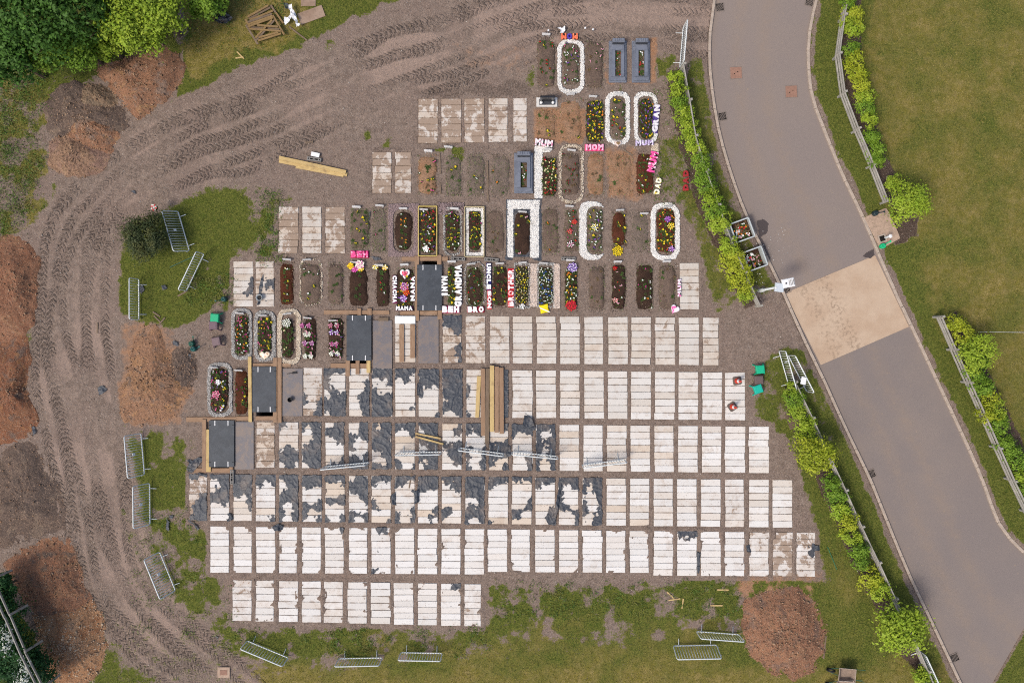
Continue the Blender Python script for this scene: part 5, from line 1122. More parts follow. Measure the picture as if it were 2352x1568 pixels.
heart(931, 629, 23, 25, 'f6f2f0', 'efe4e4', 'white heart tribute with pink centre in the lettered grave', ('d8506a', 'e88a9c'))
heart(610, 815, 24, 20, 'f2e2c8', 'e8b890', 'pale picture heart with blue rim at the foot of a ringed grave', ('f6ead8', 'e0a080'))
heart(1419, 331, 16, 15, 'd8c8c0', 'c8a090', 'small faded heart below the white ringed grave', ('8a7050', 'a08860'))
heart(1549, 710, 20, 22, 'f6f2f4', 'e860a8', 'white heart tribute with pink corner and black ribbon', None, -.5)
def cushion(px_, py_, r, c1, c2, label, n=26, bl=.035, z=.16, name='wreath', cat='floral tribute'):
    x, y = W(px_, py_); root = thing(name, label, cat, (x, y, z)); R = r / S
    mb = MB(); mb.lathe([(R * .95, -.1), (R, 0), (R * .8, .05), (R * .3, .07)], 14); put('base', mb.mesh('base', M_leafp), root)
    b2 = MB()
    for i in range(n):
        rr = R * math.sqrt((i + .5) / n); a = i * 2.4; v, f = bloom_verts((rr * math.cos(a), rr * math.sin(a), .07 - .04 * rr / R + rnd.uniform(-.01, .02)), bl, 7, .03); b2.add(v, f, i % 2)
    o = put('blooms', b2.mesh('blooms', [petal_mat(c1, c1), petal_mat(c2, c2)]), root); return root
cushion(661,742,10,'f2f2ea','dcdccc','round white posy at the head of the cream-ringed grave')
cushion(505,877,6,'f6f6f6','e8e8e8','white rose posy in the lowest left flower grave',16); cushion(500,905,9,'e06a92','f0b0c0','pink rose posy in the lowest left flower grave')
cushion(1314,615,11,'9a78c8','d8c8ec','purple and white cushion at the head of the narrow black grave',40); cushion(1311,702,12,'d02838','a81c2c','red flower cushion at the foot of the narrow black grave',40,.045)
cushion(807,612,7,'f4b81c','f8d83c','yellow bouquet left in the mixed bouquet on the dark grave',20,.045,.14,'bouquet','bouquet'); cushion(828,609,10,'f4b8d0','f6ecd8','pink and cream bouquet top right on the dark grave',30,.045,.16,'bouquet','bouquet'); cushion(816,620,6,'d848a0','e878c0','magenta bouquet lowest on the dark grave',14,.045,.13,'bouquet','bouquet'); cushion(830,618,6,'f2c832','f8e070','yellow and pink bouquet right on the dark grave',14,.045,.13,'bouquet','bouquet')
cushion(863,614,6,'f2ecd0','e8d050','small cream and yellow bouquet, left of two',14,.04,.1,'bouquet','bouquet'); cushion(885,615,6,'f0c84a','f4e8c0','small yellow bouquet, right of two',14,.04,.1,'bouquet','bouquet')
cushion(979,573,7,'f8f6f2','efe8e0','large white rose in the gold edged grave',12,.05); cushion(930,659,10,'e070b0','f0c0dc','pink flower cushion below the white heart',30,.035); cushion(928,686,8,'9a60b8','e0c8ec','purple flower cushion lowest in the heart grave',24,.035); cushion(935,673,7,'e8742a','d83a2a','orange flower clump in the heart grave',18,.035)
cushion(1318,511,6,'c82a30','e05048','red flower clump beside the white C-shaped gravel',14); cushion(1308,533,6,'e8787a','c83a44','coral flower clump right of the bare weedy grave',12); cushion(1309,562,8,'e8a0c0','f0e8e8','pale pink flower clump at the foot of a fourth-row grave',14)
cushion(1418,577,12,'f0d428','d8b81c','yellow flower clump at the foot of the red soil oval',34,.04,.08); cushion(1411,617,5,'d01c28','b01420','bright red bloom at the head of a dark fifth-row grave',10); cushion(1412,690,6,'e89090','f0c0b8','coral bloom at the foot of a dark fifth-row grave',10)
cushion(1532,505,7,'9a4ab0','c080d0','purple clump in the bold white ringed grave',18); cushion(1539,521,8,'f0cc2c','f4e070','yellow clump in the bold white ringed grave',18); cushion(1540,573,7,'b070c8','dcb0e4','lilac clump at the foot of the bold white ringed grave',14)
cushion(1365,523,8,'f4f2ec','f0e080','white clump in the leafy white ringed grave',18); cushion(1199,704,6,'f4f2f0','e0dcd8','white bowl of flowers at the foot of the chrysanthemums',12,.04,.08)
for k, (x, y) in enumerate([(693,748),(708,748),(701,768),(699,788),(715,788),(700,818),(713,818),(708,768)]): cushion(x + 6 - 3, y, 5.5, ['b0488a','b0488a','f2f2e6','a86098','a86098','f0f0e4','f0f0e4','f2f2e6'][k], ['d088b0','d088b0','e0e0cc','d0a0c0','d0a0c0','e0e0d0','e0e0d0','e0e0cc'][k], f'{["magenta","magenta","white","pink","pink","white","white","white"][k]} posy, {ORD[k]} from the head of the dark sixth-row grave right of the cream ring', 12, .035, .13, 'posy', 'posy')
for k, (x, y) in enumerate([(761,748),(776,748),(763,764),(775,764),(764,790),(774,790),(763,812),(776,812)]): cushion(x, y, 5.5, ['b05a78','b05a78','8a4aa0','8a4aa0','b8608a','b8608a','f2f2e6','f2f2e6'][k], ['d898a8','d898a8','e8e0f0','e8e0f0','d8a8c0','d8a8c0','e0e0cc','e0e0cc'][k], f'{["rose","rose","purple","purple","pink","pink","white","white"][k]} posy, {ORD[k]} from the head of the dark grave left of the second pit board', 12, .035, .13, 'posy', 'posy')
cushion(374,484,7,'f0ece4','d86a6a','white and red bouquet tied on the barrier beside the conifer',16,.04,.9,'bouquet','bouquet')
# yellow star cushion
st = thing('star_tribute', 'yellow star-shaped cushion at the foot of the silver-white grave', 'floral tribute', (*W(1250, 709), .06), .2)
mb = MB(); mb.prism([((.30 if i % 2 == 0 else .19) * math.cos(i * math.pi / 4 + .78), (.30 if i % 2 == 0 else .19) * math.sin(i * math.pi / 4 + .78)) for i in range(8)], -.05, .08, .03); put('cushion', mb.mesh('cushion', petal_mat('f0d820', 'e4c81c')), st)
mb = MB(); mb.box(-.26, .26, -.025, .025, .08, .09); put('ribbon', mb.mesh('ribbon', M_white), st, (0, -.06, 0), -.6)
# candles on the rose grave, white figurine near top letters
for k, (x, y) in enumerate([(516,931),(513,936),(510,941)]):
    c = thing('memorial_candle', f'white memorial candle in the rose grave, {["topmost","middle","lowest"][k]} of three', 'candle', (*W(x, y), .12), 0, 'memorial candles'); mb = MB(); mb.lathe([(.045, -.05), (.045, .08), (.03, .085)], 12); put('wax', mb.mesh('wax', M_white), c); mb = MB(); mb.tube([(0, 0, .08), (0, 0, .1)], .006, 5); put('wick', mb.mesh('wick', M_black), c)
o = flat_patch('flower_spray', [(1280,68),(1287,64),(1290,68),(1297,63),(1298,73),(1293,80),(1286,80),(1287,73)], .12, M_cloth, .02, .02, .08, 9.0); tag(o, 'white artificial flower spray above the purple and orange letters', 'flowers')
for k, (x, y) in enumerate([(1259,75),(1343,70),(1361,73)]):
    c = thing('solar_light', f'small white solar light in the top grass, {["left","middle","right"][k]} of three', 'garden light', (*G(x, y),)); mb = MB(); mb.tube([(0, 0, -.05), (0, 0, .22)], .012, 6); put('stake', mb.mesh('stake', M_black), c); mb = MB(); mb.lathe([(.02, .2), (.05, .24), (.04, .29), (.01, .3)], 12); put('globe', mb.mesh('globe', M_white), c)
for (pl, lb) in [([(1526,478),(1530,480)],'')]: pass
# gold edged bed frames
def bed_frame(x0, y0, x1, y1, c, label):
    a = W(x0, y1); b = W(x1, y0); root = thing('bed_edging', label, 'edging', ((a[0] + b[0]) / 2, (a[1] + b[1]) / 2, 0)); w, h = b[0] - a[0], b[1] - a[1]; m = plain('edging_' + c, c, .6, .15)
    for (p, q) in (((-w/2, -h/2), (w/2, -h/2)), ((w/2, -h/2), (w/2, h/2)), ((w/2, h/2), (-w/2, h/2)), ((-w/2, h/2), (-w/2, -h/2))):
        mb = MB(); mb.bar((p[0], p[1], .08), (q[0], q[1], .08), .04, .2, 0, .008); put('edge_board', mb.mesh('edge_board', m), root)
bed_frame(962, 475, 1004, 588, 'd8c070', 'gold picket edging around the dense mixed flower grave'); bed_frame(1068, 476, 1112, 590, 'c8b890', 'pale gold edging around the white gravel grave')
# black liner under the white U frame
o = flat_patch('plastic_liner', [(1162,458),(1244,456),(1246,600),(1238,600),(1222,596),(1220,592),(1178,592),(1176,598),(1160,600)], .012, M_plastic, .05, .03, .03); o.location.z = .03; tag(o, 'black liner showing around the white U-shaped gravel frame', 'plastic liner')

# ------------------------------------------------------------------ stone memorials
def kerb_memorial(x0, y0, x1, y1, label, head=True):
    a = W(x0, y1, .2); b = W(x1, y0, .2); w, h = b[0] - a[0], b[1] - a[1]
    root = thing('granite_memorial', label, 'memorial', ((a[0] + b[0]) / 2, (a[1] + b[1]) / 2, 0), 0, 'grey granite kerb memorials')
    hl = .36 if head else .2
    def frame(name, ow, oh, iw, ih, z0, z1, oy=0.0):
        mb = MB()
        mb.box(-ow / 2, ow / 2, ih / 2 + oy, oh / 2, z0, z1, .012); mb.box(-ow / 2, ow / 2, -oh / 2, -ih / 2 + oy, z0, z1, .012)
        mb.box(-ow / 2, -iw / 2, -ih / 2 + oy, ih / 2 + oy, z0, z1 - .001, .0); mb.box(iw / 2, ow / 2, -ih / 2 + oy, ih / 2 + oy, z0, z1 - .001, .0)
        put(name, mb.mesh(name, M_granite), root)
    iw = w * .33; ih = h * .62; oy = -h * .06
    frame('lower_kerb', w, h, iw, ih, -.05, .1, oy); frame('middle_kerb', w - .12, h - .16, iw, ih, .1, .18, oy); frame('upper_kerb', w * .68, h * .76, iw, ih, .18, .27, oy)
    if head:
        mb = MB(); mb.box(-w * .34, w * .34, h / 2 - .2, h / 2 - .02, .18, .5, .02); put('headstone', mb.mesh('headstone', M_granite), root)
        mb = MB(); mb.box(-w * .30, w * .30, h / 2 - .22, h / 2 - .2, .26, .44, .0); put('inscription_plate', mb.mesh('inscription_plate', M_granite2), root)
        for k in range(5): mb = MB(); mb.box(-w * .3 + k * w * .12, -w * .3 + (k + .9) * w * .12, h / 2 - .16, h / 2 - .04, .499, .53, .008); put('top_block', mb.mesh('top_block', M_granite), root)
    mb = MB(); mb.box(-iw / 2 + .002, iw / 2 - .002, -ih / 2 + oy + .002, ih / 2 + oy - .002, -.04, .12); put('soil', mb.mesh('soil', SOIL['brown']), root)
    for q in range(26): put('plant', plant_mesh(rnd.choice('GGGDDWRG'), rnd.randint(0, 2)), root, (rnd.uniform(-.4, .4) * iw, rnd.uniform(-.47, .47) * ih + oy, .12), rnd.uniform(0, 6), rnd.uniform(.8, 1.3))
kerb_memorial(1399, 92, 1440, 188, 'stepped grey granite memorial, left of the pair in the top row'); kerb_memorial(1452, 92, 1494, 188, 'stepped grey granite memorial, right of the pair in the top row'); kerb_memorial(1181, 350, 1225, 443, 'stepped grey granite memorial beside the white gravel strip')
hs = thing('black_headstone', 'black granite headstone with two white vases on a pale base', 'headstone', (*W(1256, 236), 0))
mb = MB(); mb.box(-.5, .5, -.22, .22, -.05, .1, .012); put('base', mb.mesh('base', plain('pale_stone', 'd8d5d0', .6, .1)), hs)
mb = MB(); mb.box(-.37, .37, -.14, .12, .1, .18, .01); put('plinth', mb.mesh('plinth', M_granite2), hs)
mb = MB(); mb.box(-.34, .34, .0, .1, .18, .8, .02); put('stone', mb.mesh('stone', sheet_mat('black_granite', '2c2d31', '25262a', '383a3f', .2)), hs)
for s_ in (-.28, .28): mb = MB(); mb.lathe([(.05, .18), (.07, .22), (.065, .3), (.02, .33)], 12); put('vase', mb.mesh('vase', M_white), hs, (s_, -.07, 0))

# ------------------------------------------------------------------ crowd barriers
BL, BH = 2.1, .95
fm = MB(); c_ = .09; loop = []
for (cx_, cz_, a0) in ((BL/2 - c_, .12 + c_, -90), (BL/2 - c_, .12 + BH - c_, 0), (-BL/2 + c_, .12 + BH - c_, 90), (-BL/2 + c_, .12 + c_, 180)):
    for k in range(5): a = math.radians(a0 + k * 22.5); loop.append((cx_ + c_ * math.cos(a), 0, cz_ + c_ * math.sin(a)))
fm.tube(loop, .027, 8, 0, True); ME_frame = fm.mesh('frame', M_galv, True)
bm_ = MB(); bm_.tube([(0, 0, .12), (0, 0, .12 + BH)], .013, 6); ME_bar = bm_.mesh('bar', M_galv, True)
ft = MB(); ft.tube([(0, -.02, .13), (0, .04, .06), (0, .32, .012)], .017, 7); ft.tube([(0, .02, .13), (0, -.12, .012)], .015, 6); ME_foot = ft.mesh('foot', M_galv, True)
hk = MB(); hk.tube([(0, 0, 0), (.05, 0, .01), (.06, 0, -.05)], .008, 5); ME_hook = hk.mesh('hook', M_galv)
sg = MB(); sg.box(-.055, .055, -.012, .012, 0, .14); ME_sign = sg.mesh('sign', M_white)
def barrier(x0, y0, x1, y1, label, tilt=0.0, side=1, sign=False, ends=True, z=None, top_first=False):
    # base line endpoints in plan; side: +1 feet to the left of the direction; tilt leans away from the feet
    a = W(x0, y0); b = W(x1, y1); cx_, cy_ = (a[0] + b[0]) / 2, (a[1] + b[1]) / 2; L = math.hypot(b[0] - a[0], b[1] - a[1]); rz = math.atan2(b[1] - a[1], b[0] - a[0])
    zz = gz(cx_, cy_) if z is None else z; zz = max(zz, -.01)
    root = thing('crowd_barrier', label, 'crowd barrier', (cx_, cy_, zz), rz, 'galvanised crowd barriers')
    root.rotation_euler = (math.radians(tilt) * side, 0, rz); sx = L / BL
    put('frame', ME_frame, root, scale=(sx, 1, 1))
    for k in range(15): put('bar', ME_bar, root, ((-BL / 2 + BL * (k + 1) / 16) * sx, 0, 0))
    for s2 in (-.37, .37): put('foot', ME_foot, root, (s2 * L, 0, 0), 0 if side > 0 else math.pi)
    for s2 in (.3, .85): put('hook', ME_hook, root, (BL / 2 * sx, 0, s2))
    if sign: put('sign', ME_sign, root, (-.05, -.0, .55))
# standing / leaning: base line on the foot side
barrier(329,994,337,1088,'leaning barrier on patchy grass, upper of the three at lower left',24,-1*-1,True)
barrier(349,1108,350,1202,'leaning barrier on patchy grass, middle of the three at lower left',24,1,True)
barrier(372,1264,408,1352,'leaning barrier on patchy grass, lowest of the three at lower left',24,1,True)
barrier(414,486,440,576,'leaning barrier beside the dark conifer bush',26,1,True)
barrier(322,642,322,734,'upright barrier at the left side of the grass island',0,1)
barrier(471,584,431,668,'upright slanted barrier on the right of the grass island',0,1)
barrier(570,1468,664,1507,'upright barrier below the covers, leftmost at the bottom',2,1)
barrier(780,1509,879,1507,'upright barrier below the covers, second at the bottom',0,1)
barrier(922,1495,1016,1497,'upright barrier below the covers, third at the bottom',0,1)
barrier(1545,1478,1644,1476,'leaning barrier at the bottom left of the red heap, showing its bars',18,1)
barrier(1598,1447,1695,1454,'upright barrier touching the left side of the red heap',0,1)
barrier(748,1070,849,1060,'upright barrier standing on covers in the fourth row, leftmost',0,1,z=.06)
barrier(915,1038,1015,1036,'upright barrier standing on covers beside the pale battens',0,1,z=.06)
barrier(1056,1027,1156,1040,'upright barrier standing on covers right of the plank stack',0,1,z=.06)
barrier(1176,1036,1278,1046,'upright barrier standing on covers, fourth from left in the row',0,1,z=.06)
barrier(1336,1066,1432,1054,'upright barrier standing on clean cream covers',0,1,z=.06)
barrier(1787,806,1812,893,'upright barrier at the lower fence end, left of two',0,-1)
barrier(1808,816,1850,898,'upright barrier at the lower fence end, right of two',0,-1)
barrier(1568,66,1560,158,'upright barrier closing the top end of the upper fence',0,-1)
barrier(2100,1485,2140,1572,'upright barrier beside the fence at the bottom edge',0,-1)

# ------------------------------------------------------------------ post and rail fences
pm = MB(); pm.box(-.05, .05, -.05, .05, -.3, 1.0, .015); ME_post = pm.mesh('post', M_rail)
rm = MB(); rm.box(0, 1, -.025, .025, -.05, .05, .008); ME_rail = rm.mesh('rail', M_rail)
def fence(pts, label, hs_=(.48, .70, .92), zm=.7):
    pts = [((lambda w: (w[0] * S + CX, CY - w[1] * S))(W(p[0], p[1], zm))) for p in pts]
    root = thing('post_and_rail_fence', label, 'fence', (*W(*pts[0]), 0), 0, 'post and rail fences'); o0 = root.location
    L = sum(math.dist(pts[i], pts[i + 1]) for i in range(len(pts) - 1)); n = max(1, round(L / 86)); P = resample(pts, n + 1)
    for i in range(n + 1):
        x, y = W(*P[i]); a = P[min(i + 1, n)] - P[max(i - 1, 0)]; put('post', ME_post, root, (x - o0.x, y - o0.y, gz(x, y) + (hs_[-1] - .92 if zm < 1 else 1.35)), math.atan2(-a[1], a[0]))
    for i in range(n):
        a = W(*P[i]); b = W(*P[i + 1]); d = math.dist(a, b); rz = math.atan2(b[1] - a[1], b[0] - a[0]); nx_, ny_ = math.sin(rz) * .075, -math.cos(rz) * .075
        for h in hs_: put('rail', ME_rail, root, (a[0] - o0.x + nx_, a[1] - o0.y + ny_, h + rnd.uniform(-.02, .02)), rz + rnd.uniform(-.004, .004), (d * 1.01, 1, 1))
fence([(1571,150),(1578,187),(1586,237),(1598,312),(1613,367),(1631,412),(1651,472),(1676,542),(1713,630),(1746,702)], 'weathered rail fence behind the upper hedge left of the road')
fence([(1826,876),(1844,916),(1860,946),(1884,996),(1914,1064),(1929,1094),(1966,1178),(1994,1241),(2034,1321),(2064,1391),(2109,1483),(2139,1558),(2165,1620)], 'weathered rail fence behind the lower hedge left of the road')
fence([(1956,-50),(1945,0),(1936,62),(1926,105),(1931,192),(1954,252),(1984,332),(2004,375),(2024,430),(2038,462)], 'three-rail fence at the upper right along the dry field')
fence([(2161,727),(2186,784),(2209,839),(2239,904),(2279,994),(2314,1074),(2352,1154),(2400,1250)], 'three-rail fence at the lower right along the field')
fence([(-20,1330),(8,1390),(40,1470),(66,1525),(95,1580)], 'grey rail fence sunk in the dark hedge at lower left', (2.25, 2.6), 2.5)
nt_ = thing('notice_sheet', 'white notice on the first post of the lower fence', 'notice', (*W(1822, 876), 0)); mb = MB(); mb.box(-.12, .12, -.17, .17, 1.2, 1.215); put('sheet', mb.mesh('sheet', M_white), nt_, (.05, .1, 0), -.2)
for (x0, y0, x1, y1, lb) in [(2074,1402,2098,1390,'short timber rail lying in the hedge above the round tree'),(2140,1538,2160,1528,'short timber rail lying in the hedge near the bottom edge'),(1836,1027,1846,1024,'short grey rail offcut inside the yellow tree')]: pass
# stack of grey stakes by the lower hedge
for k in range(8):
    y = 950 + k * 4.3; plank(1803 + k * 1.5, y + 4, 1838 + k * 1.0, y - 8, f'grey fence stake in the stack beside the lower hedge, {ORD[k]} from top', M_old, w=4.2, t=.07, name='fence_stake', cat='stake', grp='stack of grey stakes')

# ------------------------------------------------------------------ street furniture and small things
lp = thing('lamp_post', 'grey lamp post with two white heads beside the tan ramp', 'lamp post', (*W(1743, 668), 0))
mb = MB(); mb.lathe([(.09, -.2), (.09, .7), (.055, .75), (.05, 2.5), (.03, 2.52)], 14); put('pole', mb.mesh('pole', M_galv, True), lp)
mb = MB(); mb.box(-.2, .2, -.2, .2, 2.38, 2.5, .03); put('rear_head', mb.mesh('rear_head', plain('lamp_grey', 'ccd4da', .4, .06)), lp, (.16, -.0, 0), -.12)
mb = MB(); mb.tube([(.2, 0, 2.42), (.62, .2, 2.46)], .03, 8); put('arm', mb.mesh('arm', M_galv), lp)
fh = put('front_head', (lambda m: (m.box(-.28, .28, -.2, .2, 2.4, 2.52, .03), m)[1])(MB()).mesh('front_head', M_white), lp, (.55, .2, 0), .2)
for k in range(4): mb = MB(); mb.box(.02 + k * .065, .045 + k * .065, -.13, .13, 2.52, 2.53); put('fin', mb.mesh('fin', M_grey), fh, (0, 0, .0))
mb = MB(); mb.lathe([(.035, 2.52), (.035, 2.55), (.01, 2.56)], 10); put('sensor', mb.mesh('sensor', M_black), fh, (-.12, 0, 0))
def grate(px_, py_, rz, label):
    root = thing('drain_grate', label, 'drain grate', (*W(px_, py_), ZR + .012), rz, 'road drain grates')
    mb = MB(); w = .21; mb.box(-w, w, -w, -w + .04, 0, .012); mb.box(-w, w, w - .04, w, 0, .012); mb.box(-w, -w + .04, -w + .041, w - .041, 0, .0115); mb.box(w - .04, w, -w + .041, w - .041, 0, .0115); put('frame', mb.mesh('frame', M_iron), root)
    mb = MB(); mb.box(-w + .01, w - .01, -w + .01, w - .01, -.004, .002); put('sump', mb.mesh('sump', M_dark), root)
    for k in range(7):
        c = -.17 + k * .057; mb = MB(); L = .34 - abs(c) * 1.3; mb.box(-L / 2, L / 2, -.011, .011, .003, .0108); put('bar', mb.mesh('bar', M_iron), root, (c * .7, c * .7, 0), -math.pi / 4)
for (x, y, r_, lb) in [(1654,16,.1,'drain grate at the left kerb near the top edge'),(1660,267,.2,'drain grate at the left kerb beside the upper hedge'),(1860,4,-.2,'drain grate at the right kerb at the top edge'),(2002,1088,.4,'drain grate at the left kerb beside the lower hedge'),(2194,1510,.42,'drain grate at the left kerb near the bottom edge'),(1806,664,.38,'drain grate under the lamp post head beside the tan ramp')]: grate(x, y, r_, lb)
M_rust = plain('rusty_cover', '9d7866', .8, .2)
for (x, y, lb) in [(1691,167,'square rusty manhole cover in the road, left one'),(1818,210,'square rusty manhole cover in the road, right one')]:
    root = thing('manhole_cover', lb, 'manhole cover', (*W(x, y), ZR + .022), .05, 'manhole covers in the road'); mb = MB(); mb.box(-.29, .29, -.29, .29, -.01, .006); put('frame', mb.mesh('frame', M_iron), root); mb = MB(); mb.box(-.27, .27, -.27, .27, 0, .01, .004); put('lid', mb.mesh('lid', M_rust), root)
    for s_ in (-.08, .08): mb = MB(); mb.lathe([(.025, .009), (.025, .0115)], 8); put('lift_hole', mb.mesh('lift_hole', M_dark), root, (s_, s_ * .6, .001))
ch = thing('inspection_chamber', 'square pale inspection chamber with brown lid in the lower left grass', 'manhole cover', (*W(515, 1542), .02)); mb = MB(); mb.box(-.3, .3, -.26, .26, -.1, .06, .02); put('surround', mb.mesh('surround', plain('pad_concrete', 'b59c88', .9, .2)), ch); mb = MB(); mb.box(-.17, .17, -.12, .12, .055, .075, .006); put('lid', mb.mesh('lid', M_rust), ch)
# open-topped metal bins
def bin_box(px_, py_, label, fill):
    x, y = W(px_, py_, .3); root = thing('flower_bin', label, 'bin', (x, y, gz(x, y)), math.radians(20), 'grey open bins by the fence'); w = .45; m = plain('bin_grey', 'c2c9c9', .5, .1)
    for (p, q) in (((-w, -w), (w, -w)), ((w, -w), (w, w)), ((w, w), (-w, w)), ((-w, w), (-w, -w))):
        mb = MB(); mb.bar((p[0], p[1], .32), (q[0], q[1], .32), .03, .64, 0, .006); put('side_panel', mb.mesh('side_panel', m), root)
        mb = MB(); mb.bar((p[0] * 1.02, p[1] * 1.02, .655), (q[0] * 1.02, q[1] * 1.02, .655), .06, .03, 0, .006); put('rim', mb.mesh('rim', m), root)
    mb = MB(); mb.box(-w + .02, w - .02, -w + .02, w - .02, .0, fill); put('rubbish_bed', mb.mesh('rubbish_bed', SOIL['dark']), root)
    for q in range(34): put('dead_flowers', plant_mesh(rnd.choice('DDDWRGOWS'), rnd.randint(0, 2)), root, (rnd.uniform(-.34, .34), rnd.uniform(-.34, .34), fill), rnd.uniform(0, 6), rnd.uniform(1, 1.7))
    for q in range(4): mb = MB(); mb.box(-.09, .09, -.06, .06, 0, .05, .02); put('wrapper', mb.mesh('wrapper', M_cloth), root, (rnd.uniform(-.28, .1), rnd.uniform(-.28, .28), fill), rnd.uniform(0, 3), None, (rnd.uniform(-.4, .4), rnd.uniform(-.4, .4), rnd.uniform(0, 3)))
bin_box(1700, 531, 'grey open bin full of dead flowers at the upper fence, upper of two', .42); bin_box(1729, 596, 'grey open bin with dead flowers at the upper fence, lower of two', .2)
# plastic stools
def stool(px_, py_, rz, col, label, lying=False):
    m = plain('stool_' + col, col, .5, .08); x, y = W(px_, py_, .25); root = thing('plastic_stool', label, 'stool', (x, y, gz(x, y)), rz, 'plastic stools')
    mb = MB(); mb.box(-.15, .15, -.15, .15, .3, .34, .02); put('seat', mb.mesh('seat', m), root)
    mb = MB(); mb.box(-.1, .1, -.1, .1, .34, .346, .003); put('seat_pad', mb.mesh('seat_pad', m), root)
    for sx in (-1, 1):
        for sy in (-1, 1): mb = MB(); mb.bar((sx * .125, sy * .125, .31), (sx * .19, sy * .19, .0), .055, .03); put('leg', mb.mesh('leg', m), root)
        mb = MB(); mb.bar((sx * .145, -.14, .2), (sx * .145, .14, .2), .02, .04); put('brace', mb.mesh('brace', m), root)
    root.scale = (1.3, 1.3, 1.15)
    if lying: root.rotation_euler = (math.radians(80), 0, rz); root.location.z += .18
stool(1745,848,.1,'16b588','turquoise plastic stool right of the last cover, upper of two'); stool(1740,893,.35,'14b8a0','turquoise plastic stool right of the last cover, lower of two'); stool(1742,872,.05,'6b5a58','brown plastic stool between two turquoise stools')
stool(495,730,-.05,'14b07c','turquoise plastic stool left of the oval graves'); stool(492,747,.0,'6f5862','brown plastic stool below the single turquoise stool'); stool(498,784,.2,'7a6468','brown plastic stool nearest the spread orange heap')
def watering_can(px_, py_, rz, col, label):
    m = plain('can_' + col, col, .4, .1); x, y = W(px_, py_, .15); root = thing('watering_can', label, 'watering can', (x, y, gz(x, y)), rz, 'watering cans')
    mb = MB(); mb.lathe([(.12, 0), (.13, .03), (.12, .26), (.08, .29), (.07, .28)], 16); put('body', mb.mesh('body', m, True), root)
    mb = MB(); mb.tube([(.1, 0, .08), (.25, 0, .22), (.34, 0, .32)], [.03, .022, .018], 8); put('spout', mb.mesh('spout', m), root)
    mb = MB(); mb.lathe([(.02, 0), (.05, .03), (.045, .04)], 10, 0, (.35, 0, .31)); put('rose', mb.mesh('rose', m), root)
    mb = MB(); mb.tube([(.08, 0, .28), (0, 0, .4), (-.1, 0, .36), (-.16, 0, .2), (-.12, 0, .08)], .014, 7); put('handle', mb.mesh('handle', m), root)
watering_can(2010,490,.1,'2c3c40','dark watering can at the top corner of the concrete pad'); watering_can(2027,565,.6,'1fbf80','bright green watering can at the lower corner of the concrete pad')
watering_can(441,789,1.2,'1f5a4a','dark green watering can beside the spread heap, upper of two'); watering_can(445,801,.3,'1c5a56','dark teal watering can beside the spread heap, lower of two'); watering_can(515,687,3.4,'24504a','dark green watering can left of the seventh-row covers')
tap = thing('tap_post', 'grey stand pipe with round white cap on the concrete pad', 'stand pipe', (*W(2032, 546), .05)); mb = MB(); mb.lathe([(.05, -.05), (.05, .5), (.03, .52)], 12); put('pipe', mb.mesh('pipe', M_galv, True), tap); mb = MB(); mb.lathe([(.085, .5), (.085, .54), (.02, .56)], 16); put('cap', mb.mesh('cap', M_white), tap)
gl = thing('gully', 'square dark gully with pale surround on the concrete pad', 'drain', (*W(2025, 548), .062), .3)
for (a, b) in (((-.19, -.16), (.19, -.16)), ((-.19, .16), (.19, .16)), ((-.16, -.13), (-.16, .13)), ((.16, -.13), (.16, .13))): mb = MB(); mb.bar((*a, .012), (*b, .012), .06, .03); put('surround', mb.mesh('surround', M_kerb), gl)
mb = MB(); mb.box(-.13, .13, -.13, .13, -.002, .004); put('sump', mb.mesh('sump', M_dark), gl)
def cone(px_, py_, rz, label):
    root = thing('traffic_cone', label, 'traffic cone', (*W(px_, py_), SLAB_TOP + .008), rz, 'traffic cones'); red = plain('cone_red', 'd8432e', .5, .08)
    mb = MB(); c = .05; w = .2; mb.prism([(-w + c, -w), (w - c, -w), (w, -w + c), (w, w - c), (w - c, w), (-w + c, w), (-w, w - c), (-w, -w + c)], 0, .04, .01); put('base', mb.mesh('base', plain('cone_base', '6a5d56', .8, .15)), root)
    pr = lambda z: .14 - .11 * z / .7
    for (z0, z1, m, nm) in ((.04, .3, red, 'lower_body'), (.3, .48, M_white, 'reflective_sleeve'), (.48, .7, red, 'tip')): mb = MB(); mb.lathe([(pr(z0), z0), (pr(z1), z1)], 18); put(nm, mb.mesh(nm, m, False), root)
cone(1692, 874, .15, 'red and white traffic cone on the last fifth-row cover, upper'); cone(1681, 933, .6, 'red and white traffic cone on the last fifth-row cover, lower')
def block(px_, py_, rz, label):
    root = thing('fence_block', label, 'fence block', G(px_, py_), rz, 'slotted fence feet'); L, Wd, h = .34, .085, .13
    mb = MB(); xs = [-L, -.29, -.25, -.19, -.05, -.02, .02, .05, .19, .25, .29, L]
    mb.box(-L, L, -Wd, -Wd + .05, 0, h, .006); mb.box(-L, L, Wd - .05, Wd, 0, h, .006)
    for (a, b) in ((-L, -.29), (-.25, -.19), (-.05, -.02), (.02, .05), (.19, .25), (.29, L)): mb.box(a, b, -Wd + .0501, Wd - .0501, 0, h - .001)
    put('body', mb.mesh('body', M_grey), root); mb = MB(); mb.box(-L + .01, L - .01, -Wd + .01, Wd - .01, 0, .02); put('floor_plate', mb.mesh('floor_plate', M_black), root)
block(1052,595,-.03,'grey slotted fence block below the stone-edged grave'); block(1129,597,-.1,'grey slotted fence block left of the white U-shaped frame'); block(1305,595,0,'grey slotted fence block above the narrow black grave'); block(535,1094,1.57,'grey slotted fence block below the lowest pit board'); block(723,367,-.12,'grey slotted fence block under the white card')
wc = thing('white_card', 'white card on the fence block above the yellow beams', 'card', (*W(726, 357), .16), -.2); mb = MB(); mb.box(-.2, .2, -.1, .1, 0, .01); put('sheet', mb.mesh('sheet', M_white), wc)
